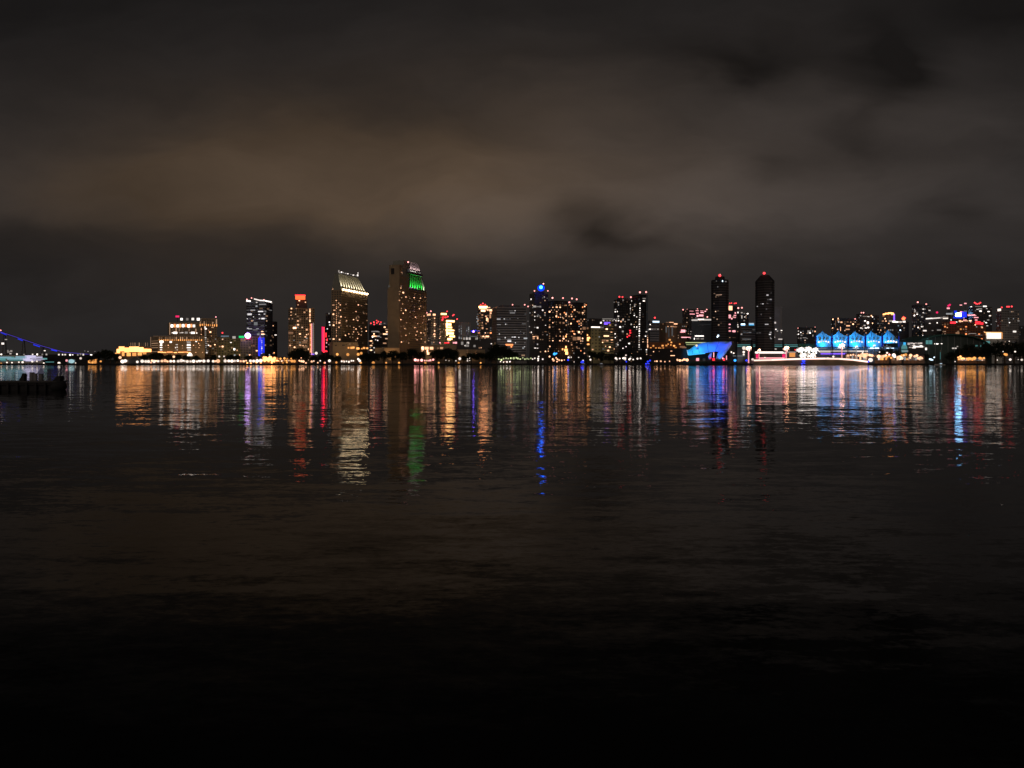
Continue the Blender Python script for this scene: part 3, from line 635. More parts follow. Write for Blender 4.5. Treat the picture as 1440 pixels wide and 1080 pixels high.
# ---- crop H/I background
T = B('apartment_block','low dark block with a patch of white windows left of the blue tents','apartments',1150,1121,1125,1147.5,460,'dark',dl=12,dr=6,rnd=(.05,'cw'),cap=False)
T.beacons(VH((180,492),(270,487),(370,485)), 'K', .8); T.dots('c', VH((300,535,34,36),(312,545,16,20),(184,525,12,12),(208,540,12,10),(215,572,24,18),(208,605,22,20),(250,600,40,8),(278,608,20,10),(342,525,10,30),(344,575,10,26),(184,560)))
T = B('apartment_block','wide dark block behind the first blue tents, warm lamps along its top','apartments',1200,1169,1172,1204,447,'dark',dl=14,dr=6,rnd=(.06,'wcd'),cap=False)
T.dots('w', VH((572,392,16,14),(628,400,22,26),(665,425,26,18),(628,382,10,12),(735,422,26,14),(770,424,16,12),(800,420),(740,465,40,12),(735,505,44,12),(570,490,12,14),(622,505,12,14),(600,440,5,90),(655,500,5,60)))
T = B('apartment_tower','dark tower behind the middle blue tents with a white lamp row at its top','apartment tower',1190,1204,1209,1226.5,441,'dark',dl=14,dr=8,rnd=(.08,'cw'),cap=False)
T.beacons(VH((890,318),(914,318),(820,388)), 'K', .8); T.dots('c', VH((880,352,18,14),(935,360,60,8),(968,362,30,6),(930,410,20,14),(962,430,26,30),(925,462,26,18),(968,485,20,14),(885,490,24,12),(940,490,30,10)))
B('apartment_block','narrow dark block peeking over the fourth blue tent','apartments',1210,1226,1228,1236,443,'dark',rnd=(.10,'cgw'),cap=False)
T = B('lit_crowned_tower','dark tower with a curved gold crown, white ring and red lamp','tower',1170,1236,1243,1278,452,'dark',dl=14,dr=12,rnd=(.06,'cwb'),cap=False)
T.block(1243,1246,1259,442,1180,ybot=453,wall='dark',dl=8,dr=6,style='none',name='upper_storeys',cap=False)
T.dots('y', VH((1150,335,30,16),(1180,328,44,14),(1215,322,50,14),(1240,325,30,12),(1240,338,36,10)), name='crown_light'); T.dots('v', VH((1258,372,14,80)), name='crown_light'); T.dots('w', VH((1140,355,26,22),(1160,385,14,12),(1135,412,26,20),(1165,412,20,12)))
T.dots('c', VH((1220,412,40,16),(1255,418,36,16),(1290,422,30,14),(1330,422,30,14),(1370,418,30,18)), name='ring_light'); T.dots('o', VH((1365,385,30,30)), name='sign'); T.beacons(VH((1350,385),(1382,378),(1365,365)), 'Q', 1.0)
T = B('apartment_tower','slim dark tower with white lamps clustered near its top above the arch hall','apartment tower',1150,1282,1290,1308.5,428,'dark',dl=12,dr=10,rnd=(.06,'cwd'),cap=False)
T.beacons(VI((245,200),(340,222)), 'K', 1.0); T.dots('c', VI((215,300,22,34),(240,318,20,22),(305,278,20,18),(325,278,14,14),(375,292,26,14),(305,318,16,12),(240,335,18,8),(210,280,8,8),(292,366,24,18),(275,420),(248,485,14,12),(190,500,12,12),(210,462,12,10)))
T = B('dark_office_block','long dark office with a slanted white light line along its roof','office',1120,1298,1300,1337,450,'dark',dl=16,dr=3,style='none',cap=False)
for (x0,y0,x1,y1) in ((1302,448.3,1311,447.6),(1311,447.8,1324,446.8),(1322,446.6,1333,446.2)):
    A_, C_ = at(x0,y0,1118), at(x1,y1,1118); box('roof_edge_light','winc',EM['c'],(A_+C_)/2,((C_-A_).length,.5,1.7),0,T.root,-math.atan2(C_.z-A_.z,C_.x-A_.x))
T.dots('X', VI((556,376,56,24)), name='roof_lamp'); T.dots('c', VI((322,520,40,14),(410,518,24,12),(482,513,44,14),(462,432,12,10),(378,438,20,5))); T.dots('g', VI((600,330,70,18),(632,325,14,36)), name='sign')
T = B('crane_lit_tower','dark tower with magenta beacons and a dazzling blue white screen','tower',1180,1330,1336,1362,438,'dark',dl=14,dr=10,rnd=(.05,'cp'),cap=False)
T.dots('S', VI((700,340,62,40)), name='screen'); T.dots('B', VI((762,340,60,60),(700,372,110,20),(668,310,30,30)), name='screen'); T.dots('v', VI((745,325,30,40)), name='screen'); T.dots('b', VI((778,300,30,10)), name='screen')
T.beacons(VI((605,230),(462,315),(590,240)), 'm', 1.4); T.dots('p', VI((588,268,30,16),(730,232,24,8),(780,214,24,12),(730,308,20,10)), name='roof_lamp')
T = B('brown_hotel_block','rust brown block with two red signs behind the arched hall','hotel',1090,1324,1327,1386,453,'rust',dl=14,dr=8,pitch=(4,3.6),rnd=(.08,'oda'),cap=False)
T.dots('r', VI((640,430,60,22),(920,432,60,34),(965,440,30,24)), name='sign'); T.dots('w', VI((720,412,30,26),(745,415,24,12),(790,410,40,12),(835,408,30,12),(890,455,16,8),(575,485,14,12),(528,452,12,12),(968,486,14,12),(690,550,40,26)))
T = B('striped_tower','dark tower with slanted white dashes and a crown of red lamps','tower',1160,1362,1368,1395,431,'dark',dl=12,dr=10,rnd=(.03,'gp'),cap=False)
T.beacons(VI((885,205),(900,215),(915,220),(935,215),(950,205)), 'Q', .9)
T.dots('p', VI((850,345,80,8),(880,350,40,8),(900,372,50,10),(900,400,26,8),(820,340,30,6))); T.dots('c', VI((925,248,70,7),(998,246,40,14),(848,250,20,8),(915,280,30,8),(945,275,40,12),(950,300,30,18),(1040,305,30,10),(1055,352,24,14),(1020,272,20,5),(1035,400,30,6),(1010,430,26,12),(990,415),(1025,465,24,8)))
T = B('apartment_tower','brown grey tower with three red roof lamps and a square white light','apartment tower',1070,1401,1408,1433,435,'grey',dl=14,dr=12,pitch=(3.2,3.4),win=(.6,.5),rnd=(.02,'dg'),cap=False)
T.beacons(VI((1190,258),(1250,250),(1302,248),(1270,250)), 'Q', 1.0); T.dots('X', VI((1164,286,36,26)), name='roof_lamp'); T.dots('c', VI((1376,410,26,14),(1332,530,34,18),(1275,430,10,8),(1130,415,14,8)))
B('apartment_block','dark low block cut by the right edge behind the trees','apartments',1140,1430,1433,1462,458,'dark',rnd=(.06,'gw'),cap=False)
T = B('cinema_hall','squat white hall with a glowing front, edged in orange','hall',1040,1385,1386,1409,468,'white',dl=10,dr=3,style='none',cap=False)
T.dots('X', [(1397.5,472.2,20,8)], name='glowing_facade'); T.dots('W', [(1390,469.0,7,4)], name='glowing_facade'); T.dots('a', [(1409,472,1.4,9),(1396,467.5,24,1)], name='glowing_facade')  # brightness of the wall painted on as emissive panels
T = B('low_office_block','low grey block with a thin white cornice line right of the tents','office',1100,1263,1266,1290,477.5,'grey',dl=10,dr=4,style='none',cap=False)
T.dots('g', VI((135,628,150,5)), name='cornice')  # cornice line painted as a dim emissive strip
# ---- mid-ground halls
T = B('orange_hall','long low hall washed in orange with a row of round lamps','hall',1000,911,913,962,481,'rust',dl=14,dr=4,style='none',cap=False)
T.dots('a', VF((820,800,18,18),(928,798,22,18),(972,796,22,18),(1012,730,24,18),(1030,760,16,16),(1062,800,22,16),(1128,780,16,14),(790,822,16,8),(850,825,16,8),(885,825,16,8),(935,825,16,8),(1080,820,24,12),(1025,790,14,14),(992,780,12,12),(905,828,14,8)), name='lamp')
T.dots('w', VF((758,806,14,30),(1160,812,60,18),(1180,820,50,14)), name='lamp')
wash(935, 1000, 483, 9000, (1,.42,.08), 12); wash(920, 1000, 483, 5000, (1,.42,.08), 12); wash(952, 1000, 483, 5000, (1,.42,.08), 12)
T = B('ferry_shed','long black waterfront shed below the orange hall','shed',975,910,912,966,490,'black',dl=14,dr=3,style='none',cap=False)
T.dots('w', VF((822,868,12,12),(888,866,10,10),(1030,862,26,14),(1045,914,50,6),(790,912,30,6)))
T = B('convention_hall','long low terraced hall with a thin teal light line','hall',1040,1018,1020,1124,483,'dark',dl=20,dr=6,style='none',cap=False)
for x0, x1 in ((1036,1055),(1059,1077),(1081,1100),(1103,1122)): T.dots('t', [((x0+x1)/2,485,x1-x0,1.0),((x0+x1)/2,487.2,x1-x0,.8)], name='light_line')
for x in (1036,1057,1079,1101): T.block(x-1,x-.5,x+1,477,1034,wall='black',dl=3,dr=2,style='none',name='roof_pylon',cap=False)
T.dots('c', VG((905,868,8,8),(930,870,8,8),(995,868,50,8),(1015,872,20,8),(565,905,14,14),(585,912,12,14)))
T.dots('g', VG((640,940,120,4)))
T = B('teal_roof_hall','low hall with sage green roof edge behind the blue shell','hall',1030,963,965,995,481.5,'green',dl=10,dr=3,style='none',cap=False)
T.dots('e', [(979,481.8,30,1.2),(975,484.6,20,.8)], name='roof_edge_light')
T = B('low_beige_wing','low beige arcade with pale arches right of the green roofed hotel','arcade',985,589,591,642,485,'tan',dl=12,dr=4,style='none',cap=False)
T.dots('w', VD((36,830,24,40),(82,828,46,30),(140,828,40,30),(92,862,14,30),(215,828,14,20),(258,826,36,22),(104,890,36,26),(30,855,10,30)), name='arch_lamp'); T.dots('r', VD((318,766,60,12)), name='sign'); T.dots('p', VD((238,764,14,12),(335,758,14,14),(400,764,22,18),(425,764,24,22)))
wash(600, 985, 486, 2600, (1,.62,.34), 10); wash(630, 985, 486, 1400, (1,.62,.34), 10)
T = B('low_beige_wing','beige colonnade block behind the dark round trees','arcade',975,640,643,682,491.5,'tan',dl=10,dr=3,style='none',cap=False)
for i in range(9): box('column','colm',WALL['tan'],at(658+i*2.6,497,973.5),(.8,1.2,10),0,T.root)
T.dots('w', VD((560,850),(560,875),(560,900),(655,884,14,12),(700,824,24,20),(720,822,14,14))); wash(650, 975, 492, 2200, (1,.62,.34), 10); wash(668, 975, 492, 1600, (1,.62,.34), 10)
T = B('parking_block','dark block with a few white lamps between colonnade and terminal','car park',1030,640,643,690,478.5,'dark',dl=10,dr=3,style='none',cap=False)
T.dots('c', VD((498,770,26,36),(565,766,26,22),(555,798,44,26),(562,770,14,14),(642,802,24,24),(838,775,18,10),(530,798,14,8)), name='lamp')

# uplights added to lift the paler facades, in place of street glow
for px, D_, yt, pw, c_ in ((312,1060,474,7000,(1,.72,.36)),(328,1070,476,6000,(1,.8,.42)),(345,1050,475,5000,(1,.75,.4)),(416,1020,433,15000,(1,.68,.42)),(430,1020,433,15000,(1,.68,.42)),
        (609,1100,443,14000,(1,.78,.6)),(630,1080,450,14000,(1,.7,.4)),(652,1120,453,10000,(1,.85,.75)),(720,1060,431,16000,(1,.84,.74)),(837,1060,461,11000,(1,.78,.45)),(854,1050,450,11000,(1,.78,.5)),
        (919,1100,450,9000,(1,.85,.8)),(946,1150,454,9000,(1,.72,.55)),(1040,1060,457,5000,(.8,.9,1)),(1355,1090,453,26000,(1,.55,.32)),(1335,1090,453,18000,(1,.55,.32)),(1415,1070,435,20000,(1,.74,.55)),(365,1060,424,9000,(1,.85,.8))):
    wash(px, D_, yt, pw, c_, 30)
# ================================================================== arched hall on the right
def arch_hall():
    D = 1010; b = Bld('arched_hall', 'wide hall under a low dark green arched roof', 'hall', D, 1342)
    xs = [1288+i*(1396-1288)/24 for i in range(25)]
    def yr(px): t = (px-1288)/(1396-1288); return 495-25.5*math.sqrt(max(0, 1-abs(2*t-.92)**2.0/1.1664))
    def strip(y0, y1, off, name, m):
        v = []; f = []
        for x in xs:
            q = at(x, yr(x)+off, D)
            v += [(q.x, D+y0, max(q.z, GZ)), (q.x, D+y1, max(q.z, GZ)), (q.x, D+y0, max(q.z-1.6, GZ-.2)), (q.x, D+y1, max(q.z-1.6, GZ-.2))]
        for i in range(24):
            a = 4*i; c = a+4
            f += [(a,c,c+1,a+1),(a+2,a+3,c+3,c+2),(a,a+2,c+2,c),(a+1,c+1,c+3,a+3)]
        f += [(0,1,3,2),(96,98,99,97)]
        return mesh_obj(name, v, f, m, b.root)
    strip(-3, 60, 0, 'roof', WALL['green'])
    v = []; n = len(xs)
    for y in (D+2, D+58):
        for x in xs: q = at(x, yr(x)+1.9, D); v.append((q.x, y, max(q.z, GZ)))
        v += [(xg(xs[-1], D), y, GZ-.3), (xg(xs[0], D), y, GZ-.3)]
    k = n+2
    mesh_obj('wall', v, [tuple(range(k)), tuple(range(k, 2*k))[::-1]]+[(i,(i+1)%k,k+(i+1)%k,k+i) for i in range(k)], wall_mat('dark_green_glazing', (.07,.085,.08), .4), b.root)
    b.blocks.append(dict(foot=[Vector((xg(1290,D),D+2)),Vector((xg(1395,D),D+2))]*2, zb=GZ, zt=at(0,476,D).z, D=D, faces=[(Vector((xg(1290,D+2),D+2)), Vector((1,0)), (105/F)*D, Vector((0,-1)))]))
    for i in range(11):
        x = 1298+i*9; z = at(x, yr(x)+2, D).z
        box('mullion', 'mul', WALL['grey'], (xg(x, D), D+1.4, (GZ+z)/2), (.4,.5,z-GZ), 0, b.root)
    # translucent lantern and teal wash
    b.dots('t', VI((370,650,70,44)), name='lantern'); b.dots('c', VI((436,668,14,12),(462,668,30,12),(512,666,16,10),(655,718,50,14),(690,698,20,12)))
    b.dots('t', VI((330,610,60,5),(400,590,80,4),(1020,650,70,24)), name='roof_light'); b.dots('t', VI((905,690,24,16),(958,692,20,18)))
    b.dots('c', VI((860,552,80,4),(930,570,80,4)), name='roof_light')
    spotlight(at(1312, 500, D-22), at(1318, 482, D), 700, (.45,.9,.8), 90, 1, 1)
    spotlight(at(1335, 500, D-22), at(1338, 490, D), 900, (.55,.9,.6), 90, 1, 1)
    spotlight(at(1308, 478, D-30), at(1310, 474, D+10), 3500, (.55,.85,.85), 90, 1, 1)
arch_hall()
T = B('glass_entrance','small hall with rows of white lamps and a blue lit wedge','hall',1000,1262,1264,1301,481,'dark',dl=10,dr=4,style='none',cap=False)
T.dots('c', VI((142,668,26,24),(175,662,30,16),(200,668,16,14),(222,662,22,18),(255,664,26,18),(280,662,26,18),(170,686,20,8),(200,690,30,8),(250,700,110,14),(160,708,30,10),(200,712,40,14),(280,690,30,8),(335,725,24,26),(310,700,16,14)), name='lamp')
T.dots('C', VI((95,670,26,36)), name='blue_wedge')
for dz, w in ((684,44),(700,60),(716,66),(740,70),(755,60)): T.dots('t', VI((92,dz,w,15)), name='blue_wedge')
T.dots('g', VI((100,750,70,14)), name='blue_wedge')
T = B('white_kiosk','small dark kiosk with a glowing pale blue dome at the left shore','kiosk',985,94,96,106,505.5,'grey',dl=6,dr=3,style='none',cap=False)
p = at(100.5, 508, 983); ball('lit_dome','ldome',em_mat('pale_blue_dome', (.45,.72,.78), .8, 0), p, 3.6, T.root, .75)
T.dots('p', VI((0,0)) and [(94,507,3,2.6)])
T = B('pale_terminal','long pale shed glowing icy blue on the left shore','terminal',1100,-12,-8,60,499.5,'white',dl=10,dr=6,style='none',cap=False)
def VZ(*p): return V(0, 430, 7.714, p)
T.dots('k', VZ((60,560,130,16),(160,575,160,20),(230,560,120,26)), name='window'); T.dots('t', VZ((20,575,80,30),(110,565,90,22),(40,595,60,12),(180,590,160,14)), name='window')
T.dots('l', VZ((330,555,120,30),(330,590,100,22),(420,560,80,16),(400,585,90,22),(280,580,60,30),(460,580,60,12)), name='window'); T.dots('t', VZ((480,575,60,16),(540,610,90,10)), name='window')
T.dots('l', VZ((330,545,60,16),(300,575,50,24),(370,572,50,26)), name='window')
T.dots('b', VZ((250,575,60,16)), name='window')
T = B('warehouse_block','dark shed behind the icy blue terminal with row of tiny lamps','warehouse',1130,-12,-8,135,498.3,'black',dl=10,dr=6,style='none',cap=False)
T.dots('c', VZ((15,527,14,12),(85,490,14,22),(92,500,26,18),(122,492,20,20),(115,520,20,12),(185,525,14,16),(262,530,16,16),(355,528,14,14),(405,528,14,18),(460,528,14,16),(505,528,16,16),(640,530,16,16),(680,530,12,14),(708,530,18,14),(762,532,16,14),(790,532,10,8),(845,532,14,18),(875,525,16,20),(905,530,16,18),(920,490,6,6),(955,495,8,6),(1030,496,8,6),(990,532,20,10)), name='roof_lamp')
T.dots('c', VZ((65,366,22,10),(30,410,26,20),(485,487,16,10)), name='roof_lamp')
T = B('waterfront_cabin','squat cabin glowing orange at the left shore','cabin',970,124,126,139,505,'brown',dl=6,dr=3,style='none',cap=False)
T.dots('A', VZ((970,605,26,30),(995,608,30,34),(1030,605,36,26)), name='window'); T.dots('a', VZ((1010,585,90,12),(1010,628,70,10)), name='window'); T.beacon(*VZ((1093,603))[0], 'A', 1.2)

# ================================================================== blue fabric tents
FAB = {}
def fabric(name, c, tr=.45):
    m, n, l = newmat(name)
    o = n.new('ShaderNodeOutputMaterial'); d = n.new('ShaderNodeBsdfDiffuse'); t = n.new('ShaderNodeBsdfTranslucent'); mx = n.new('ShaderNodeMixShader')
    d.inputs['Color'].default_value = (*c, 1); t.inputs['Color'].default_value = (*c, 1); mx.inputs[0].default_value = tr
    l.new(d.outputs[0], mx.inputs[1]); l.new(t.outputs[0], mx.inputs[2]); l.new(mx.outputs[0], o.inputs[0])
    return m
FABRIC = fabric('white_tent_fabric', (.42,.80,.90))
def tent(i, x0, x1, xp, label):
    D = 1000; b = thing('peaked_tent', label, 'tent', (xg((x0+x1)/2, D), D, GZ), 'blue lit peaked tents on the long terrace')
    def yt(px):   # swooping upper edge
        if px <= xp: t = (xp-px)/(xp-x0); return 463.9+8.2*(t**.58)
        t = (px-xp)/(x1-xp)
        return 463.9+(9.4*(t**.52) if i < 4 else 15*t**1.15)
    cols_, rows = 16, 10; v = []; f = []
    for a in range(cols_+1):
        px = x0+(x1-x0)*a/cols_
        ys = yt(px); ye = 482.5 if i == 4 else 488
        for r in range(rows+1):
            t = r/rows; py = ys+(ye-ys)*t
            bulge = math.sin(math.pi*a/cols_)*5*(t)
            p = at(px, py, D-bulge); v.append(tuple(p))
    for a in range(cols_):
        for r in range(rows):
            k = a*(rows+1)+r; f.append((k, k+1, k+rows+2, k+rows+1))
    fp = mesh_obj('fabric_panel', v, f, FABRIC, b, smooth=True)
    tube('seam', 's', METAL, at(xp, 465, D-1), at(xp+1.5, 480, D-4.5), .22, .22, fp, 6)
    for x in (x0-.5, x1+.5):
        ms = tube('mast', 'm', METAL, (xg(x, D+1), D+1, GZ), at(x, 468.5, D+1), .5, .4, b)
        box('edge_light', 'winB', EM['B'], at(x, 480, D-.2), (.22,.3,14), 0, ms)
    cx = (x0+x1)/2
    # bright under-arch lamps
    for k in range(5):
        px = x0+3.2+(x1-x0-6.4)*k/4; py = 481.6-1.9*math.sin(math.pi*(k+.5)/5)
        ball('lamp', 'lpY', EM['Y' if (k+i)%2 else 'X'], at(px, py, D-6.5), .95+.3*R.random(), b)
    box('lower_light', 'winb', EM['b'], at(cx-1+i%2*2, 489.6, D-4), (12-(i%3)*2,.4,1.2), 0, b)
    p = at(cx, 487.5, D-16); spotlight(p, at(cx, 474, D), 52000, (.006,.36,1), 105, .8, .5)
    p = at(cx, 479.5, D-9.5); spotlight(p, at(cx, 481, D-3), 500, (.03,.5,1), 120, 1, .5)
names = ['first','second','middle','fourth']
xsP = [(1148.3,1168.2,1156.5),(1171.5,1191.5,1179),(1194.3,1215.4,1202),(1218.4,1239.2,1225),(1242.2,1263.5,1247.5)]
labs = ['blue lit peaked tent at the left end of the terrace row','second blue lit peaked tent from the left on the terrace','middle blue lit peaked tent of the five on the terrace','second blue lit peaked tent from the right on the terrace','blue lit peaked tent slanting down at the right end of the row']
for i, (a, c, p_) in enumerate(xsP): tent(i, a, c, p_, labs[i])
T = B('tent_terrace','long low concrete terrace building that carries the blue peaked tents','terrace',1002,1147,1148,1266,489,'grey',dl=20,dr=5,style='none',cap=False)
T.dots('c', [(1186,493.8,68,1.9),(1160,494.5,16,2.2),(1212,494,16,1.6)], name='light_strip')
T.dots('b', [(1156+i*23.2,490.2,9,1) for i in range(4)], name='light_strip'); T.dots('v', [(1172,497.5,36,1.6)], name='light_strip')
T.dots('g', [(1248,488,10,3)])

T = B('planted_terrace_hall','low green washed terrace hall between dark block and first blue tent','hall',1015,1122,1123,1147,483.5,'green',dl=12,dr=3,style='none',cap=False)
wash(1134, 1015, 485, 5200, (.2,1,.35), 14)
# ================================================================== blue band shell
def shell():
    D = 972; b = thing('band_shell', 'blue lit sail shaped band shell by the water with violet tipped rim', 'band shell', (xg(998,D), D, GZ))
    top = [(966,492.2),(970,491),(975,487.2),(980,484.2),(988,482),(996,481),(1008,480.6),(1020,480.4),(1028.5,480.6)]
    bot = [(967.5,499.2),(972,499),(977,498.3),(984,497.6),(991,496.9),(998,495.6),(1004,494.6),(1010,494.4),(1013,494)]
    FA = fabric('shell_fabric', (.42,.80,.92), .06)
    cols_ = 32; rows = 12; v = []; f = []
    def samp(pts, t):
        k = t*(len(pts)-1); i = min(int(k), len(pts)-2); u = k-i
        return pts[i][0]*(1-u)+pts[i+1][0]*u, pts[i][1]*(1-u)+pts[i+1][1]*u
    for a in range(cols_+1):
        t = a/cols_; (xa, ya), (xb, yb) = samp(top, t), samp(bot, t)
        for r in range(rows+1):
            s_ = r/rows; d = D+14-12*math.sin(math.pi*.5*(s_))-4*t
            v.append(tuple(at(xa*(1-s_)+xb*s_, ya*(1-s_)+yb*s_, d)))
    for a in range(cols_):
        for r in range(rows):
            k = a*(rows+1)+r; f.append((k,k+1,k+rows+2,k+rows+1))
    cn = mesh_obj('canopy', v, f, FA, b, smooth=True)
    for a in (0, 6, 12, 19, 25):
        pts = [Vector(v[a*(rows+1)+r])+Vector((0,-.35,0)) for r in range(rows+1)]
        vv = []; ff = []
        for p in pts: vv += [tuple(p+Vector((-.18,0,0))), tuple(p+Vector((.18,0,0)))]
        ff = [(2*i,2*i+1,2*i+3,2*i+2) for i in range(rows)]
        mesh_obj('seam', vv, ff, EM['b'] if a == 0 else METAL, cn)
    # lower rim light line
    for i in range(4):
        A_, C_ = at(*bot[i], D), at(*bot[i+1], D); box('rim_light','winC',EM['C'],(A_+C_)/2-Vector((0,.6,0)),((C_-A_).length*1.02,.4,1.1),0,cn,-math.atan2(C_.z-A_.z,C_.x-A_.x))
    # right leg sweeping to the ground
    lo = [(1028.8,480.5),(1029.2,484.5),(1025,491),(1019,499),(1013,506)]; li = [(1026,481),(1021,484.5),(1014,490.5),(1009,497),(1006.8,504.8)]
    v = []; f = []
    for (xa,ya),(xb,yb) in zip(li, lo):
        v += [tuple(at(xa,ya,D-5)), tuple(at((xa+xb)/2,(ya+yb)/2,D-8.5)), tuple(at(xb,yb,D-5))]
    for i in range(4): f += [(3*i,3*i+1,3*i+4,3*i+3),(3*i+1,3*i+2,3*i+5,3*i+4)]
    mesh_obj('leg', v, f, FA, b, smooth=True)
    # small violet leg
    v = [tuple(at(x,y,D-5)) for x,y in ((1001,496),(1000.4,503),(998.6,506),(996.6,504.5),(995.8,501),(998,497.5))]
    mesh_obj('leg', v, [tuple(range(6))], FA, b)
    mesh_obj('stage', [tuple(at(x,y,d)) for d in (D-9,D+14) for x,y in ((968,505.5),(1026,505.5),(1026,508.4),(968,508.4))], [(0,1,2,3),(7,6,5,4),(0,4,5,1),(3,2,6,7),(0,3,7,4),(1,5,6,2)], WALL['dark'], b)
    for (x,y,w,h,k) in ((1003.7,499,1.0,7,'p'),(1003.5,505.5,3.4,3.4,'r'),(999,503.5,2.5,2,'m'),(1018,505.5,2.2,3,'r'),(1021.6,503,1.2,6,'p'),(1016.5,504,2,2,'p'),(990,506,3.6,4,'g'),(981,505.5,4,4,'p')):
        box('stage_light','win'+k,EM[k],at(x,y,D-9.6),(w*.93,.4,h*.93),0,b)
    spotlight(at(975,470,D-24), at(975,493,D), 75000, (.004,.48,1), 50, 1, .5)
    spotlight(at(990,464,D-24), at(992,490,D), 95000, (.004,.19,1), 52, 1, .5)
    spotlight(at(1010,464,D-24), at(1012,489,D), 90000, (.008,.06,1), 50, 1, .5)
    spotlight(at(1012,506.5,D-16), at(1014,498,D-6), 9000, (.01,.22,1), 60, 1, .5)
    spotlight(at(1034,470,D-20), at(1025,488,D-5), 9000, (.3,.12,1), 50, 1, .5)
    spotlight(at(994,507,D-14), at(998,501,D-5), 2500, (.4,.2,1), 40, 1, .5)
    ball('lamp','lpY',EM['X'],at(979.6,486,D-1),1.6,b)
shell()

# ================================================================== promenade, palms, pillars
PIER_D = 948
def promenade():
    b = thing('curved_pier', 'curved waterfront pier edged with a bright pinkish light band', 'pier', (xg(1142,PIER_D), PIER_D, GZ))
    pts = [(1060,506.8,946),(1085,506.2,942),(1110,505.2,938),(1135,504.4,935),(1160,504.2,934),(1180,504.6,936),(1200,506,940),(1220,508.6,946)]
    for i in range(len(pts)-1):
        (xa,ya,da),(xb,yb,db) = pts[i], pts[i+1]
        A_, C_ = at(xa,ya,da), at(xb,yb,db); d = C_-A_
        v = [tuple(A_), tuple(C_), (C_.x,C_.y,-.6), (A_.x,A_.y,-.6), (A_.x,960,A_.z), (C_.x,960,C_.z)]
        mesh_obj('sea_wall', [tuple(q) for q in v]+[(C_.x,960,-.6),(A_.x,960,-.6)], [(0,3,2,1),(0,1,5,4),(4,5,6,7),(3,7,6,2),(0,4,7,3),(1,2,6,5)], WALL['tan'], b)
        A2, C2 = A_+Vector((0,-.3,.0)), C_+Vector((0,-.3,.0))
        box('light_band','winbw',EM['bw'],(A2+C2)/2,(d.length*1.01,.35,2.0),math.atan2(d.y,d.x),b,-math.atan2(d.z, math.hypot(d.x,d.y)))
        m = (A_+C_)/2
        spotlight(m+Vector((0,-4,3.5)), m+Vector((0,0,-1.0)), 420, (1,.58,.38), 130, 1, .3)
promenade()
T = B('waterfront_pavilion','long low pavilion with a white light strip over a red glowing base','pavilion',962,1060,1061,1122,494,'dark',dl=8,dr=3,style='none',cap=False)
T.dots('c', [(1084,495.7,44,2.0),(1110,495.3,18,2.0)], name='light_strip'); T.dots('m', [(1065,501,4,6),(1102,501,4,6)], name='red_glow'); T.dots('a', [(1114,499,8,6)], name='window')
T.dots('p', [(1083,503.5,40,1.0)], name='light_strip'); T.dots('r', VH((1118-1100)*8 and (145,735,14,14)), name='sign')
def leaf_crown_mesh(seed, n, clumps, leaf, flat=1.0):
    rr = random.Random(seed); v = []; f = []
    cl = []
    for i in range(clumps):
        a = rr.random()*6.283; r = rr.random()**.6*.72; z = rr.uniform(-.55,.62); cl.append((math.cos(a)*r*(1-abs(z)*.4), math.sin(a)*r*(1-abs(z)*.4), z, rr.uniform(.22,.42)))
    for i in range(n):
        c = rr.choice(cl); d = Vector((rr.gauss(0,1),rr.gauss(0,1),rr.gauss(0,1))).normalized()*c[3]*rr.random()**.4
        p = Vector(c[:3])+Vector((d.x,d.y,d.z*flat)); u = Vector((rr.gauss(0,1),rr.gauss(0,1),rr.gauss(0,1))).normalized(); w = u.orthogonal().normalized()
        s_ = leaf*rr.uniform(.6,1.3); k = len(v)
        v += [p+u*s_, p+w*s_*.6, p-u*s_, p-w*s_*.6]; f.append((k,k+1,k+2,k+3))
    me = bpy.data.meshes.new('crown'); me.from_pydata([tuple(q) for q in v], [], f)
    return me
LEAF = wall_mat('dark_foliage', (.016,.024,.010), .7, .4, .4)
BARK = wall_mat('bark', (.08,.06,.045))
CROWNS = []
for i in range(5):
    me = leaf_crown_mesh(i, 1500, 26, .085); me.materials.append(LEAF); CROWNS.append(me)
def trunk_mesh():
    bm = bmesh.new()
    def limb(a, b, r0, r1):
        a = Vector(a); b = Vector(b); d = (b-a).normalized(); u = d.orthogonal().normalized(); w = d.cross(u); ring = []
        for p, r in ((a,r0),(b,r1)): ring.append([bm.verts.new(p+(u*math.cos(t)+w*math.sin(t))*r) for t in [k*math.pi/3 for k in range(6)]])
        for k in range(6): bm.faces.new((ring[0][k], ring[0][(k+1)%6], ring[1][(k+1)%6], ring[1][k]))
    limb((0,0,0),(0,0,.5),.045,.03)
    for k in range(5):
        a = k*1.256+.3; limb((0,0,.38+.03*k),(math.cos(a)*.28,math.sin(a)*.28,.72+.04*k),.022,.008)
    me = bpy.data.meshes.new('trunk'); bm.to_mesh(me); bm.free(); me.materials.append(BARK); return me
TRUNK = trunk_mesh()
def tree(px, ytop, wpx, label, D=955, group=None, ybot=None, name='round_tree'):
    zt = at(px, ytop, D).z; h = zt-GZ; w = wpx/F*D/2
    t = thing(name, label, 'tree', (xg(px,D), D, GZ-.1), group)
    tr = bpy.data.objects.new('trunk', TRUNK); col.objects.link(tr); tr.parent = t; tr.scale = (h,h,h*.95)
    c = bpy.data.objects.new('crown', R.choice(CROWNS)); col.objects.link(c); c.parent = t
    ch = h*.44; c.location = (0,0,h-ch*1.02); c.scale = (w*1.08, w*1.0, ch*1.06); c.rotation_euler = (0,0,0)
    return t
ORD = ['first','second','third','fourth','fifth','sixth','seventh','eighth','ninth','tenth','eleventh','twelfth','thirteenth','fourteenth','fifteenth','sixteenth']
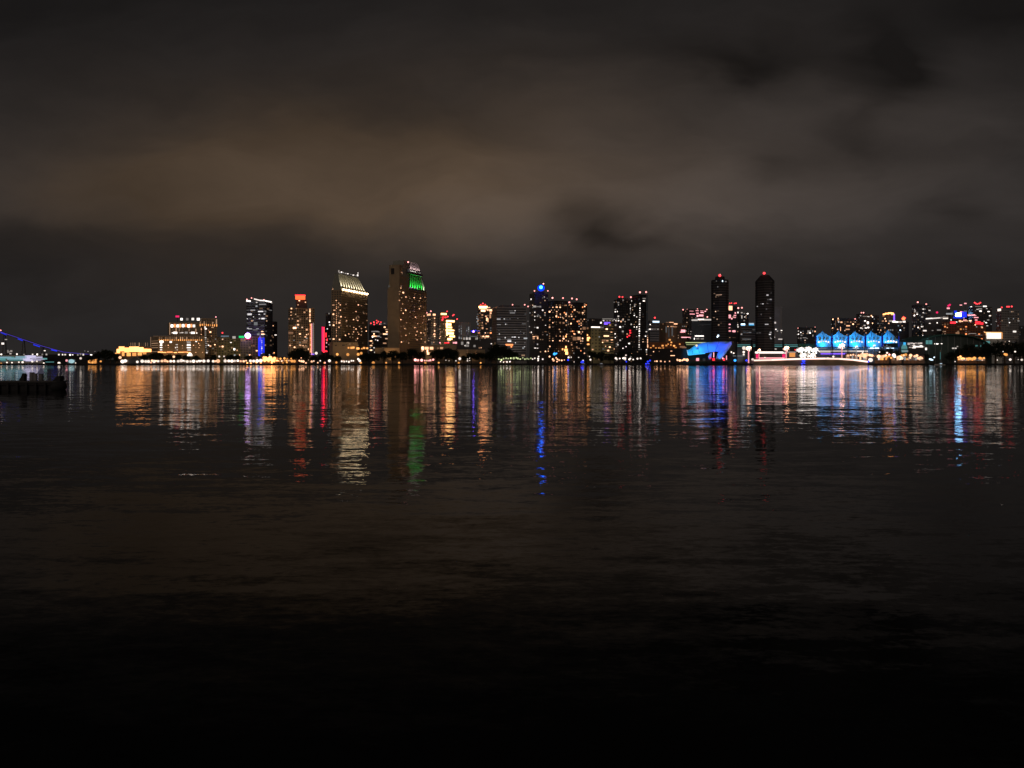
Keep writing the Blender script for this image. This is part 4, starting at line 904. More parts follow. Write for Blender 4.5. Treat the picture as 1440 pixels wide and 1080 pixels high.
def series(n, one, many):
    """labels that count a row of look-alikes off from the left"""
    return [one] if n == 1 else [f'{ORD[i]} from left of {many}' for i in range(n)]
def tree_row(items, one, many, group, D=955):
    for (px, yt, w), lb in zip(items, series(len(items), one, many)): tree(px, yt, w, lb, D, group)
tree_row([(128,500,12),(138,493,12),(146,490,12),(155,492,14),(163,497,12)], '', 'dark trees left of the yellow restaurant', 'trees left of the yellow restaurant', 968)
tree_row([(203,498,14),(214,496,14),(225,496,16),(238,497,16),(250,497,16),(263,497,14),(276,499,14)], '', 'trees fronting the terraced hotel', 'trees fronting the terraced hotel', 966)
tree_row([(300,498,12),(322,498,16),(333,499,12),(350,498,14)], '', 'small trees below the green sign strip', 'trees below the green sign strip', 968)
tree_row([(411,492,14),(420,488.5,22),(429,492,14)], '', 'dark trees beneath the orange crowned tower', 'trees beneath the orange crowned tower', 968)
tree_row([(441,500,14),(452,498,16),(464,498,16),(474,500,14)], '', 'trees below the gold roofed hotel', 'trees below the gold roofed hotel', 962)
tree_row([(515,495,20),(527,495,20),(540,492,16),(552,492,22),(566,493,18),(580,490,20),(592,494,16)], '', 'trees below the green roofed hotel', 'trees below the green roofed hotel', 958)
tree_row([(613,490,22),(626,488,26),(638,491,18)], '', 'big round trees before the pale arcade', 'trees before the pale arcade', 956)
tree_row([(652,499,14),(663,496,20),(674,495,20),(687,493,20)], '', 'trees before the beige colonnade', 'trees before the beige colonnade', 956)
tree_row([(698,482,24),(707,484,18),(716,489,18),(724,493,14)], '', 'tallest trees before the striped slab office', 'trees before the striped slab office', 958)
tree_row([(833,493,16),(845,494,18),(858,496,16),(872,492,16),(884,494,14)], '', 'trees before the olive hotel and black towers', 'trees before the olive hotel', 965)
tree_row([(1240,490,14),(1250,488,16),(1260,490,12),(1303,497,8)], '', 'trees right below the last blue tent', 'trees below the last blue tent', 966)
tree_row([(1337,494,16),(1350,489,18),(1363,483,20),(1374,489,16),(1387,480,22),(1400,477.5,22),(1413,479,20),(1426,477,22),(1439,479,22),(1452,480,20)], '', 'big dark trees at the right end', 'big dark trees at the right end', 962)
# floodlit palms
FROND = {}
def palm_mesh(mat):
    v = []; f = []; rr = random.Random(3)
    for k in range(22):
        a = k*2.399; el = rr.uniform(-.2,1.3); ln = rr.uniform(.8,1.1); pts = []
        for j in range(6):
            t = j/5; r = ln*t*math.cos(el*.9); z = ln*t*math.sin(el)-.55*t*t
            pts.append(Vector((math.cos(a)*r, math.sin(a)*r, z)))
        side = Vector((-math.sin(a), math.cos(a), 0)); b0 = len(v)
        for j, p in enumerate(pts):
            w = .17*math.sin(math.pi*(j+.4)/5.6)+.02; v += [p+side*w, p-side*w]
        f += [(b0+2*j, b0+2*j+1, b0+2*j+3, b0+2*j+2) for j in range(5)]
    me = bpy.data.meshes.new('fronds'); me.from_pydata([tuple(q) for q in v], [], f); me.materials.append(mat); return me
PALMLEAF = wall_mat('palm_leaf', (.30,.32,.16), .6, .2, .5)
PM = palm_mesh(PALMLEAF)
PMG = {'X': palm_mesh(em_mat('glowing_fronds', (1,.90,.84), 3.0, .3)), 'p': palm_mesh(em_mat('pink_glowing_fronds', (1,.62,.48), 3.0, .3)), 'g': palm_mesh(em_mat('pale_glowing_fronds', (.65,.9,1), 1.8, .3))}  # whole fronds emit, the crown light is put into the leaf surface
def palm(px, ytop, size, label, tk, D=950, power=70, color=(1,.85,.75)):
    zt = at(px, ytop, D).z; t = thing('palm_tree', label, 'palm tree', (xg(px,D), D, GZ-.1), 'floodlit palms along the pier')
    h = zt-GZ-size*.35
    tube('trunk','t',BARK,(xg(px,D),D,GZ-.1),(xg(px,D),D,GZ+h),.42,.28,t)
    for s_ in (-.5,.5): tube('light_string','l',EM[tk],(xg(px,D)+s_,D-.5,GZ+.5),(xg(px,D)+s_*.7,D-.45,GZ+h-.4),.22,.2,t,6)
    c = bpy.data.objects.new('crown', PMG[tk] if tk in PMG else PM); col.objects.link(c); c.parent = t; c.location = (0,0,h); c.scale = (size,size,size)
    for k in range(5):
        a = k*1.257; ball('crown_lamp','lp'+('M' if tk == 'p' else 'Y'),EM['M' if tk == 'p' else 'Y'],(xg(px,D)+math.cos(a)*size*.45,D-1.2+math.sin(a)*.6,GZ+h+size*(.25+.16*math.sin(k*2.1))),.95 if tk == 'p' else .7,t)
    spotlight((xg(px,D),D-4,GZ+h-3.5),(xg(px,D),D,GZ+h+1),power,color,110,1,.3)
palm(1052.5,488.5,4.6,'palm with red glowing trunk at the left end of the white pavilion','p',956)
palm(1067,492,2.0,'short palm with pinkish trunk beside the pavilion light strip','p',956)
palm(1105.5,488.5,4.8,'palm with red glowing trunk at the right end of the pavilion','p',956)
palm(1126,489,6.5,'left palm of the dazzling white trio','X',950,150)
palm(1136,488,7.5,'middle palm of the dazzling white trio','X',950,150)
palm(1146,489.5,6.5,'right palm of the dazzling white trio','X',950,150)
palm(1183.5,485,5,'lone blazing pink palm before the second blue tent','p',950,110,(1,.75,.65))
palm(1204,487,2.2,'small white lit palm before the middle blue tent','g',955,80,(.8,.95,1))
palm(1229,485.5,2.2,'small white lit palm before the fourth blue tent','g',955,80,(.8,.95,1))
palm(1130,497,6,'low white lit palm between trio and water, left one','X',944,120)
palm(1142,497,6,'low white lit palm between trio and water, right one','X',944,120)

# ================================================================== lamps along the shore
def lamp(px, py, k, r, label, D, group):
    p = at(px, py, D); t = thing('shore_lamp', label, 'lamp', (p.x, D, GZ), group)
    ball('lamp_globe', 'lg'+k, EM[k], p, r, t)
    if p.z > GZ+1.2: tube('post', 'p', METAL, (p.x, D+.02, GZ-.1), (p.x, D+.02, p.z-r*.8), .12, .09, t, 6)
    return t
COLN = {'W':'warm','X':'white','Y':'cool white','A':'amber','Q':'red','K':'pink','Z':'azure','N':'deep blue','e':'greenish','y':'yellow'}
def lamps(k, pts, where, r=.9, D=953):
    n = len(pts); pts = sorted(pts)
    for (p, lb) in zip(pts, series(n, f'lone {COLN[k]} lamp {where}', f'{n} {COLN[k]} lamps {where}')):
        lamp(p[0], p[1], k, (p[2]*D/F/2 if len(p) > 2 else r)*R.uniform(.85,1.15), lb, D, f'{COLN[k]} lamps {where}')
lamps('X', VZ((75,615),(130,617),(205,612),(245,612,20),(350,605,22),(400,602,20),(475,622,16),(640,622,28),(875,570,22),(820,620,12)), 'along the icy blue terminal')
lamps('A', VZ((12,627,20)), 'at the left end of the shore')
lamps('X', VA((200,975,42),(235,968,40),(388,980,36),(450,972,40),(495,975,36),(530,975,36),(600,975,40),(650,972,34)), 'along the quay under the yellow restaurant')
lamps('W', VA((170,925,34),(575,965,26),(700,970,30),(740,965,34),(770,975,26),(850,915,30),(560,990,20)), 'along the quay left of the terraced hotel')
lamps('X', VA((810,972,34),(850,972,34),(905,972,32),(945,965,38),(985,970,30),(1020,975,34),(1062,975,32),(1100,972,34),(1145,975,34),(1180,972,26)), 'along the quay below the terraced hotel')
lamps('X', VA((1055,885,50),(1030,895,26),(1075,895,26)), 'among the trees of the terraced hotel')
lamps('X', VA((1230,970,36),(1285,968,40),(1348,972,30),(1395,968,26))+VB((75,912,24),(135,910,20),(150,968,40),(195,968,36),(235,970,34),(270,968,30),(310,965,34)), 'along the quay below the olive blocks')
lamps('W', VB((60,970,44),(20,972,30),(345,972,24),(385,972,26),(415,965,24)), 'on the quay left of the blue light wall')
lamps('X', VB((470,968,40),(510,970,36),(555,968,40),(600,965,40)), 'on the quay under the blue light wall')
lamps('y', VB((430,995,22),(475,1000,24),(545,985,24),(600,992,22),(640,925,36),(665,930,34),(690,950,40),(720,930,44),(745,960,40),(770,865,16),(775,935,44),(740,990,26),(650,968,30),(700,972,30),(770,975,26)), 'around the golden quay restaurant')
lamps('A', VB((815,938,20),(850,940,22),(900,935,24),(935,940,22),(985,938,20),(830,970,18),(880,992,20),(930,985,20),(995,970,36),(1025,972,34),(970,962,20)), 'left of the big tree under the orange crown')
lamps('W', VB((820,965,20),(865,970,20),(1090,965,22),(1115,972,30),(1140,975,30),(1112,930,16),(1172,995,24),(1245,975,26),(1275,970,18),(1322,990,18)), 'below the gridded beige tower')
lamps('X', VB((1302,870,40)), 'at the foot of the pink light lines', D=965)
lamps('K', VB((1410,992,28)), 'at the water below the red neon tower')
lamps('A', VC((218,942,24),(312,944,26),(405,942,24),(432,932,26),(105,1018,18),(210,1015,20),(428,1018,20),(540,1018,26),(655,1018,18),(770,1018,20)), 'before the two tall hotels')
lamps('X', VC((30,932,26),(148,1000,24),(8,1002,14),(66,1000,12),(258,1005,18),(280,1008,18),(300,1005,16),(322,1010,20),(345,1000,16),(362,1000,14),(405,985,18),(418,1000,22)), 'in the garden below the gold roofed hotel')
lamps('A', VC((1005,1018,18),(1125,1018,18))+VD((224,998,22),(458,1000,22),(714,1000,20),(70,1000,18)), 'at the waterline before the round trees')
lamps('K', VC((915,992,24),(940,995,22),(972,995,24),(1000,998,14),(1050,995,16),(1075,990,18)), 'below the green roofed hotel')
lamps('X', VD((470,950,34),(560,955,16),(585,945,14),(560,975,14),(585,970,12),(425,975,14),(308,968,10),(345,975,10)), 'between the round trees')
lamps('e', VE((95,955,22),(125,965,20),(150,950,20),(180,945,20),(205,950,18),(235,945,20),(270,945,26),(300,940,20),(318,948,22),(345,955,18),(375,940,20),(400,955,18),(425,950,18),(445,955,16),(470,945,16)), 'strung before the striped slab office')
lamps('X', VE((115,985,16),(150,990,16),(190,988,24),(225,985,20),(490,955,16),(515,945,16),(555,950,22),(560,925,18),(555,972,16)), 'on the quay below the striped slab office')
lamps('W', VE((688,925,20),(725,955,20),(735,970,26),(765,940,20),(780,958,20),(800,968,20),(830,970,20),(860,965,16),(775,985,14),(640,865,18)), 'under the towers with orange windows')
lamps('Z', VE((745,895,30),(768,890,22)), 'under the towers with orange windows')
lamps('N', VE((905,965,22),(1075,985,30),(1060,992,18)), 'at the water past the orange windowed towers')
lamps('X', VE((1080,970,18),(975,988,12),(910,935,20),(940,933,14),(1028,935,12),(1155,925,16),(1165,962,24)), 'at the landing past the orange windowed towers')
lamps('X', VF((382,945,30),(395,958,22),(428,948,16),(470,945,26),(488,945,30),(492,962,18),(540,958,26),(552,948,18),(585,960,20),(635,950,26),(672,946,18),(500,910,20)), 'on the ferry landing below the black towers')
lamps('N', VF((755,985,22),(780,972,20),(505,985,14)), 'at the water below the black towers')
lamps('W', VF((840,980,14),(862,980,16),(908,980,22),(955,985,18),(1010,980,14),(1100,960,20),(1130,970,26),(1160,970,20),(1190,960,26),(1215,965,34)), 'before the black waterfront shed')
lamps('W', VG((20,982,20),(50,985,22),(85,975,20),(118,978,24)), 'left under the blue shell')
lamps('Z', VG((602,985,26)), 'right under the blue shell')
lamps('X', VG((692,860,34),(690,900,26),(690,925,20),(840,880,20),(565,900,14),(590,912,14),(780,975,22),(905,958,16)), 'around the left palms')
lamps('N', VG((718,985,20)), 'at the left palm', D=946)
lamps('X', VH((1218-1100,0))[:0]+VH((515,845,52),(575,812,26),(995,850,44),(985,845,30)), 'on the edge of the curved pier', D=940)
lamps('N', VH((240,862,34),(970,868,20)), 'on the curved pier edge', D=932)
lamps('K', VH((205,880,10),(1205,790,20)), 'about the curved pier')
lamps('W', VH((740,800,26),(770,795,20),(800,790,20),(830,800,20),(860,800,24),(895,795,36),(925,800,50),(950,790,40),(985,795,24),(1010,800,30),(1035,805,18),(1085,810,40),(1110,815,40),(1140,808,36),(1165,800,30)), 'under the blue tents', D=956)
lamps('X', VH((905,770,18),(1095,760,14),(1180,770,20),(1255,795,44),(1265,810,30),(1320,825,44),(1345,830,36)), 'below the last blue tent', D=956)
lamps('A', VH((1200,805,30),(1225,825,26),(1175,820,30),(1345,800,24),(1365,795,24),(1390,790,26),(1400,840,24)), 'below the last blue tent', D=955)
lamps('W', VI((30,825,40),(60,830,30),(85,798,26),(130,840,18),(165,798,30),(160,825,20),(210,808,28),(235,800,30),(250,830,34),(275,825,30),(295,830,20)), 'among huts left of the moored yacht', D=955)
lamps('Y', VI((430,820,18),(395,845,24),(380,840,14),(412,850,14)), 'just left of the moored yacht', D=952)
lamps('A', VI((820,832,26),(835,835,26),(882,830,34),(945,830,32),(965,835,26),(990,828,22),(800,835,20),(1240,790,34),(1225,785,22)), 'under the big dark trees')
lamps('y', VI((700,820,18),(725,812,22),(750,828,20),(765,835,18),(735,835,18),(710,840,16)), 'right of the moored yacht')
lamps('X', VI((1285,845,22),(1340,756,20),(1415,848,26),(1275,640,10),(1140,850,12),(1375,845,10),(1205,755,8),(665,868,10)), 'at the right end of the shore')

# golden quay restaurant and small sheds
T = B('quay_restaurant','low golden lit quay restaurant beneath the blue light wall','restaurant',962,368,369,391,502,'tan',dl=8,dr=3,style='none',cap=False)
T.dots('y', [(372,506,5,3),(378,505.4,5,4),(384,506,5,3.4),(389,507,3,2)])
wash(379,962,503,1200,(1,.62,.2),8)
for i,(x0,x1,yt,k,lb) in enumerate(((168,212,506,'c','low white glazed shopfront building below the yellow restaurant'),(214,248,506.2,'w','low shop building with warm glass left below the terraced hotel'),(250,290,506,'c','low shop building with white glass right below the terraced hotel'),(315,345,506.2,'c','low white glazed kiosk row under the green sign strip'),(392,418,505.5,'a','low amber glazed hut row right of the quay restaurant'),(478,500,506,'w','small lit garden pavilion below the gold roofed hotel'),(584,610,505.5,'p','low hut with pink windows below the green roofed hotel'),(702,722,507.5,'c','thin pale shelter below the striped slab office'),(1188,1222,497,'w','low warm cafe building below the middle tents'),(1228,1250,499,'a','low amber cafe below the last tents'),(1252,1268,501,'w','small cafe hut under the right end tent'),(1270,1300,500,'a','brown huts left of the moored yacht'),(1345,1388,502,'a','low amber lit arcade below the big dark trees'))):
    T = B('waterfront_shop', lb, 'shop', 960, x0, x0+1.5, x1, yt, 'brown', dl=7, dr=2, style='none', cap=False)
    n = int((x1-x0)/3.0)
    for j in range(n):
        T.spot(x0+2.6+j*(x1-x0-4)/n, yt+ (509-yt)*.45, k if R.random() < .25 else R.choice('dfgfh'), 2.1, (509-yt)*.55)

# ================================================================== moored boats
def boat(px, label, k, D=938, ln=9, yacht=False, mast=0):
    x = xg(px, D); t = thing('moored_yacht' if yacht else 'moored_motorboat', label, 'boat', (x, D, 0))
    v = []; n = 8
    for i in range(n+1):
        s_ = i/n; xx = (s_-.5)*ln; w = 1.5*math.sin(math.pi*min(1, .18+s_*.82))**.6+.02; dk = .95+.45*s_**2 if False else .95+.4*(1-s_)**2
        v += [(x+xx,D-w,dk),(x+xx,D-w*.55,-.25),(x+xx,D+w*.55,-.25),(x+xx,D+w,dk)]
    f = []
    for i in range(n): a = 4*i; f += [(a,a+1,a+5,a+4),(a+1,a+2,a+6,a+5),(a+2,a+3,a+7,a+6),(a+3,a,a+4,a+7)]
    f += [(0,3,2,1),(4*n,4*n+1,4*n+2,4*n+3)]
    mesh_obj('hull', v, f, WALL['white'] if yacht else WALL['dark'], t)
    mesh_obj('cabin', [(x-2,D-1,.9),(x+2.6,D-1,.9),(x+2.6,D+1,.9),(x-2,D+1,.9),(x-1.2,D-.8,2.5),(x+2.2,D-.8,2.5),(x+2.2,D+.8,2.5),(x-1.2,D+.8,2.5)], [(3,2,1,0),(4,5,6,7),(0,1,5,4),(1,2,6,5),(2,3,7,6),(3,0,4,7)], WALL['lgrey'], t)
    box('cabin_window','win'+k,EM[k],(x+.6,D-.98,1.8),(2.6,.12,.6),0,t)
    if k == 'N': ball('deck_lamp','dlN',EM['N'],(x-2.5,D-1.2,1.6),.9,t)
    if mast:
        tube('mast','m',WALL['lgrey'],(x+.3,D,2.4),(x+.3,D,mast),.22,.12,t,6)
        tube('boom','m',WALL['lgrey'],(x+.3,D,3.4),(x+4,D,3.6),.12,.1,t,6)
        box('mast_light','wint',EM['t'],(x+.1,D-.3,mast*.62),(.35,.2,mast*.5),0,t)
boat(911,'small dark motorboat with blue lamp below the black shed','N')
boat(1130,'small dark motorboat with blue lamp at the curved pier','N',928)
boat(820,'small dark motorboat moored below the olive hotel','b')
boat(1322,'white yacht with a green lit mast moored below the arched hall','Y',940,13,True,19)
boat(845,'low dark ferry tender with pale windows at the landing','g')
boat(30,'small pale boat off the icy blue terminal','g',930)

# ================================================================== setting: water, ground, quay wall
def grid_plane(name, x0, x1, y0, y1, z, m, kind='structure', label=None):
    o = mesh_obj(name, [(x0,y0,z),(x1,y0,z),(x1,y1,z),(x0,y1,z)], [(0,1,2,3)], m); o['kind'] = kind
    return o
def water_mat():
    m, n, l = newmat('bay_water')
    o = n.new('ShaderNodeOutputMaterial'); b = n.new('ShaderNodeBsdfPrincipled')
    b.inputs['Base Color'].default_value = (.0016,.0022,.0022,1); b.inputs['Roughness'].default_value = .03; b.inputs['IOR'].default_value = 1.155
    g = n.new('ShaderNodeNewGeometry')
    def noise(sc, rough, det, w=0):
        mp = n.new('ShaderNodeVectorMath'); mp.operation = 'MULTIPLY'; mp.inputs[1].default_value = sc
        l.new(g.outputs['Position'], mp.inputs[0]); t = n.new('ShaderNodeTexNoise'); t.inputs['Scale'].default_value = 1
        t.inputs['Detail'].default_value = det; t.inputs['Roughness'].default_value = rough
        l.new(mp.outputs[0], t.inputs['Vector']); return t
    def vm(op, a, b_):
        x = n.new('ShaderNodeVectorMath'); x.operation = op
        if hasattr(a, 'is_output'): l.new(a, x.inputs[0])
        else: x.inputs[0].default_value = a
        if hasattr(b_, 'is_output'): l.new(b_, x.inputs[3 if op == 'SCALE' else 1])
        elif op == 'SCALE': x.inputs['Scale'].default_value = b_
        else: x.inputs[1].default_value = b_
        return x.outputs[0]
    A = noise((.5,1.7,1), .62, 4); Bn = noise((.10,.30,1), .5, 2); C = noise((3.6,8.0,1), .6, 3)
    E2 = noise((11,19,1), .6, 2)
    P = noise((.016,.085,1), .6, 3)
    s = None
    for t, k in ((A, (.09,.140,0)), (Bn, (.02,.035,0)), (C, (.06,.085,0)), (E2, (.03,.045,0))):
        q = vm('MULTIPLY', vm('SUBTRACT', t.outputs['Color'], (.5,.5,.5)), k)
        s = q if s is None else vm('ADD', s, q)
    mr = n.new('ShaderNodeMapRange'); mr.inputs['From Min'].default_value = .35; mr.inputs['From Max'].default_value = .65
    mr.inputs['To Min'].default_value = WAVE_LO; mr.inputs['To Max'].default_value = WAVE_HI
    l.new(P.outputs['Fac'], mr.inputs['Value'])
    s = vm('SCALE', s, mr.outputs['Result'])
    nn = vm('NORMALIZE', vm('ADD', s, (0,0,1)), (0,0,0))
    l.new(nn, b.inputs['Normal']); l.new(b.outputs[0], o.inputs[0])
    return m
WAVE_LO, WAVE_HI = .60, 1.40
WATER = water_mat()
grid_plane('water', -6000, 6000, -600, 949, 0, WATER)
grid_plane('ground', -7000, 7000, 951, 9000, GZ-.02, wall_mat('dark_ground', (.05,.05,.05), .9, .3, .02))
o = mesh_obj('quay_wall', [(-7000,949,-1),(7000,949,-1),(7000,949,GZ-.02),(-7000,949,GZ-.02),(-7000,951,GZ-.02),(7000,951,GZ-.02),(7000,951,-1),(-7000,951,-1)], [(0,1,2,3),(3,2,5,4),(4,5,6,7)], wall_mat('quay_stone', (.03,.03,.032), .9, .4, .3))
tag(o, 'long low dark stone quay wall running along the whole far shore', 'quay wall')
# distant low hills behind the city
hv = []; hf = []; rr = random.Random(5); nx = 80
for i in range(nx+1):
    x = -3800+i*7600/nx; h = 24+12*math.sin(i*.31)+8*math.sin(i*.83+1)+6*rr.random()
    hv += [(x,3600,GZ-1),(x,3850,GZ+h),(x,4300,GZ-1)]
for i in range(nx): a = 3*i; hf += [(a,a+3,a+4,a+1),(a+1,a+4,a+5,a+2)]
o = mesh_obj('hills', hv, hf, wall_mat('dark_hills', (.03,.035,.03))); o['kind'] = 'structure'

# ================================================================== floating dock at the left, near the viewer
def dock():
    D = 80; t = thing('floating_dock', 'low black floating dock with a rounded end jutting in from the left', 'dock', (xg(50,D), D, 0))
    x0 = xg(-60, D); x1 = xg(92, D+1.3)-1.35; y0, y1 = D, D+2.6; z = at(0,536,D).z
    def outline(inset):
        p = [(x0, y0+inset)]; 
        cy = (y0+y1)/2; r = (y1-y0)/2-inset
        for k in range(13):
            a = -math.pi/2+math.pi*k/12; p.append((x1+r*math.cos(a), cy+r*math.sin(a)))
        p.append((x0, y1-inset)); return p
    prism('deck', outline(.0), z-.14, z, WALL['dark'], t)
    prism('float', outline(.12), -.3, z-.142, WALL['black'], t)
    for k in range(9):
        xx = x0+1.5+k*(x1-x0-1)/8.5; box('fender', 'fend', WALL['black'], (xx, y0-.08, .42), (.22,.2,.7), 0, t)
    ball('end_bumper', 'bump', WALL['black'], (x1+.75, (y0+y1)/2-.4, .42), .92, t, .72)
    rub = outline(-.06); prism('rub_rail', rub, z-.42, z-.30, WALL['black'], t)
    D3 = y0+1.2; zz = lambda py: at(0,py,D3).z
    pf = [(73.5,0),(84.5,0),(84.5,529.2),(81,528.6),(77.5,531.5)]
    v = [(xg(a,D3),y,z+.002 if b == 0 else zz(b)) for y in (D3,D3+.7) for a,b in pf]
    o = mesh_obj('dock_step', v, [(0,1,2,3,4),(9,8,7,6,5)]+[(i,(i+1)%5,5+(i+1)%5,5+i) for i in range(5)], WALL['black'], origin=(xg(79,D3), D3+.3, z))
    tag(o, 'dark wedge shaped boarding step near the rounded end of the dock', 'boarding step')
    pf = [(26,0),(34,0),(34,527),(33,525),(31,525),(30,528.5)]
    v = [(xg(a,D3),y,z+.002 if b == 0 else zz(b)) for y in (D3,D3+.5) for a,b in pf]
    o = mesh_obj('power_pedestal', v, [tuple(range(6)),tuple(range(6,12))[::-1]]+[(i,(i+1)%6,6+(i+1)%6,6+i) for i in range(6)], WALL['black'], origin=(xg(30.5,D3), D3+.25, z))
    tag(o, 'dark tapered pedestal standing on the left part of the dock', 'pedestal')
    D2 = D+3.4; px = 57.5
    pl = thing('mooring_pile', 'grey mooring pile with a pale conical cap behind the dock', 'pile', (xg(px,D2), D2, 0))
    x = xg(px, D2); ze = at(0,525.2,D2).z
    tube('shaft','s',WALL['grey'],(x,D2,-1),(x,D2,ze),.26,.26,pl,16)
    tube('cap','s',em_mat('pale_cap_glow', (.55,.52,.75), .075, 0),(x,D2,ze-.02),(x,D2,at(0,517.5,D2).z),.40,.03,pl,16)  # faint emission put into the cap to brighten it, no lamp here
    for q, w in ((45,.26),(50,.22)):
        p2 = thing('mooring_pile', 'dim short dark pile just left of the capped pile, ' + ('outer one' if q == 45 else 'inner one'), 'pile', (xg(q,D2+3), D2+3, 0), 'dark piles beside the capped pile')
        tube('shaft','s',WALL['grey'],(xg(q,D2+3),D2+3,-1),(xg(q,D2+3),D2+3,at(0,524+(q-45)*.3,D2).z),w,w,p2,12)
dock()

# ================================================================== sky
w = bpy.data.worlds.new('World'); scn.world = w; w.use_nodes = True
n = w.node_tree.nodes; l = w.node_tree.links; n.clear()
out = n.new('ShaderNodeOutputWorld'); bg = n.new('ShaderNodeBackground')
tc = n.new('ShaderNodeTexCoord'); sp = n.new('ShaderNodeSeparateXYZ'); l.new(tc.outputs['Generated'], sp.inputs[0])
def M(op, a, b_=None, c=None, clamp=False):
    x = n.new('ShaderNodeMath'); x.operation = op; x.use_clamp = clamp
    for i, q in enumerate((a, b_, c)):
        if q is None: continue
        if hasattr(q, 'is_output'): l.new(q, x.inputs[i])
        else: x.inputs[i].default_value = q
    return x.outputs[0]
yy = M('MAXIMUM', M('ABSOLUTE', sp.outputs['Y']), .25)
u_ = M('DIVIDE', sp.outputs['X'], yy); v_ = M('DIVIDE', sp.outputs['Z'], yy)
cb = n.new('ShaderNodeCombineXYZ'); l.new(u_, cb.inputs[0]); l.new(v_, cb.inputs[1])
mp = n.new('ShaderNodeVectorMath'); mp.operation = 'MULTIPLY'; mp.inputs[1].default_value = (4.0,9.5,1); l.new(cb.outputs[0], mp.inputs[0])
nz = n.new('ShaderNodeTexNoise'); nz.inputs['Scale'].default_value = 1; nz.inputs['Detail'].default_value = 4; nz.inputs['Roughness'].default_value = .5; nz.inputs['Distortion'].default_value = .4
l.new(mp.outputs[0], nz.inputs['Vector'])
sb = n.new('ShaderNodeVectorMath'); sb.operation = 'SUBTRACT'; sb.inputs[1].default_value = (.5,.5,.5); l.new(nz.outputs['Color'], sb.inputs[0])
ms = n.new('ShaderNodeVectorMath'); ms.operation = 'MULTIPLY'; ms.inputs[1].default_value = (.20,.11,0); l.new(sb.outputs[0], ms.inputs[0])
ad = n.new('ShaderNodeVectorMath'); ad.operation = 'ADD'; l.new(cb.outputs[0], ad.inputs[0]); l.new(ms.outputs[0], ad.inputs[1])
def blob(px, py, rx, ry, amp, pw=2.0):
    s_ = n.new('ShaderNodeVectorMath'); s_.operation = 'SUBTRACT'; l.new(ad.outputs[0], s_.inputs[0]); s_.inputs[1].default_value = ((px-720)/F, (HY-py)/F, 0)
    k = n.new('ShaderNodeVectorMath'); k.operation = 'MULTIPLY'; k.inputs[1].default_value = (F/rx, F/ry, 0); l.new(s_.outputs[0], k.inputs[0])
    ln = n.new('ShaderNodeVectorMath'); ln.operation = 'LENGTH'; l.new(k.outputs[0], ln.inputs[0])
    return M('MULTIPLY', M('EXPONENT', M('MULTIPLY', M('POWER', ln.outputs['Value'], pw), -1)), amp)
def total(items, base):
    acc = base
    for it in items: acc = M('ADD', acc, blob(*it))
    return acc
lum = total([(640,245,640,120,.020),(250,255,330,75,.013),(900,300,420,60,.012),(700,280,250,60,.006),(1000,200,300,120,.006),
             (100,335,300,45,-.009),(836,318,56,30,-.042,1.6),(790,292,30,14,-.012,1.6),(800,290,30,20,-.010),(900,335,60,14,-.008),(1060,88,130,36,-.014,1.5),(1245,68,44,46,-.013,1.5),(1220,160,30,66,-.010,1.5),(1230,210,160,26,-.009),(1098,225,36,24,-.012),(720,90,120,20,-.003),(170,110,200,40,-.003),
             (1350,292,46,24,-.012),(1000,250,420,110,.009),(1180,330,300,24,-.008),(1360,170,150,120,.006),(40,0,240,90,-.006),(720,-10,1200,70,-.003),(1440,0,150,60,-.010),(780,310,420,52,.011),(560,290,260,60,.005),(690,366,160,12,-.004),(1050,330,200,14,.003)], .0172)
nf = n.new('ShaderNodeTexNoise'); nf.inputs['Scale'].default_value = 1; nf.inputs['Detail'].default_value = 5; nf.inputs['Roughness'].default_value = .55
mp2 = n.new('ShaderNodeVectorMath'); mp2.operation = 'MULTIPLY'; mp2.inputs[1].default_value = (3.5,9,1); l.new(ad.outputs[0], mp2.inputs[0]); l.new(mp2.outputs[0], nf.inputs['Vector'])
fac = n.new('ShaderNodeMapRange'); fac.inputs['From Min'].default_value = .3; fac.inputs['From Max'].default_value = .7; fac.inputs['To Min'].default_value = .84; fac.inputs['To Max'].default_value = 1.22
l.new(nf.outputs['Fac'], fac.inputs['Value'])
lum = M('MULTIPLY', M('MAXIMUM', lum, .008), fac.outputs['Result'])
warm = total([(420,240,420,130,1.0),(230,270,250,70,.35),(850,220,700,200,.46)], .03)
warm = M('MINIMUM', warm, 1.2)
mixc = n.new('ShaderNodeMix'); mixc.data_type = 'RGBA'; mixc.clamp_factor = False
l.new(warm, mixc.inputs['Factor']); mixc.inputs['A'].default_value = (1.05,.955,.95,1); mixc.inputs['B'].default_value = (1.36,.965,.69,1)
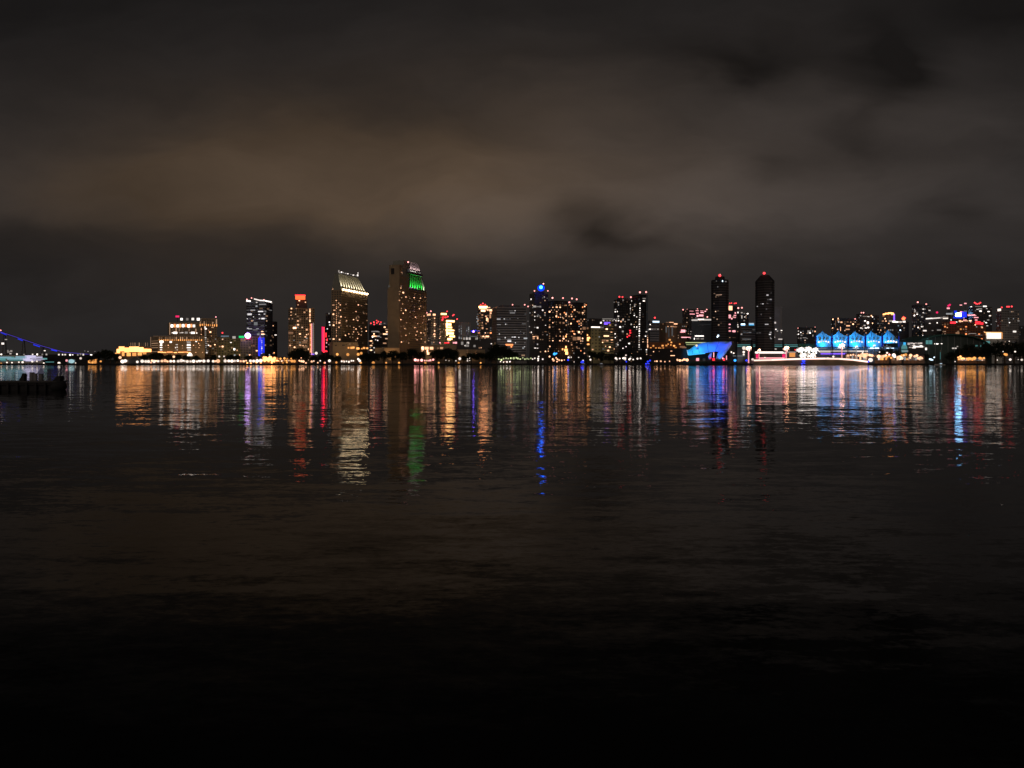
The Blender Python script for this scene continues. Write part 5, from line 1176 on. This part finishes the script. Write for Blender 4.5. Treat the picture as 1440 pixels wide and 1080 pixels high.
# night sky under the clouds: the physical sky, almost off
sky = n.new('ShaderNodeTexSky'); sky.sky_type = 'NISHITA'; sky.sun_disc = False; sky.sun_elevation = math.radians(-8); sky.sun_rotation = math.radians(200)
vs_ = n.new('ShaderNodeVectorMath'); vs_.operation = 'SCALE'; l.new(mixc.outputs['Result'], vs_.inputs[0]); l.new(lum, vs_.inputs['Scale'])
sk = n.new('ShaderNodeVectorMath'); sk.operation = 'SCALE'; sk.inputs['Scale'].default_value = .02; l.new(sky.outputs[0], sk.inputs[0])
af = n.new('ShaderNodeVectorMath'); af.operation = 'ADD'; l.new(vs_.outputs[0], af.inputs[0]); l.new(sk.outputs[0], af.inputs[1])
l.new(af.outputs[0], bg.inputs['Color']); bg.inputs['Strength'].default_value = 1.0; l.new(bg.outputs[0], out.inputs[0])
w.cycles.sampling_method = 'AUTOMATIC'

# fill sun added behind the viewer to lift the facades
sl = bpy.data.lights.new('facade_fill_sun', 'SUN'); sl.energy = .23; sl.angle = math.radians(40); sl.color = (1,.82,.66)
so = bpy.data.objects.new('facade_fill_sun', sl); col.objects.link(so); so.rotation_euler = (math.radians(68), 0, math.radians(-12))

# ------------------------------------------------------------------ camera
cam = bpy.data.cameras.new('camera'); co = bpy.data.objects.new('camera', cam); col.objects.link(co)
co.location = (0,0,CH); co.rotation_euler = (math.pi/2,0,0)
cam.sensor_fit = 'HORIZONTAL'; cam.sensor_width = 36; cam.lens = 36*F/1440
cam.shift_y = -(540-HY)/1440; cam.clip_end = 20000; cam.clip_start = .1
scn.camera = co
scn.view_settings.view_transform = 'Standard'; scn.view_settings.look = 'None'; scn.view_settings.exposure = 0; scn.view_settings.gamma = 1
scn.render.engine = 'CYCLES'
scn.cycles.max_bounces = 4; scn.cycles.diffuse_bounces = 1; scn.cycles.glossy_bounces = 3; scn.cycles.transmission_bounces = 2
scn.cycles.use_denoising = True
scn.cycles.filter_width = 1.5
scn.cycles.sample_clamp_direct = 0; scn.cycles.sample_clamp_indirect = 8
scn.cycles.use_light_tree = True
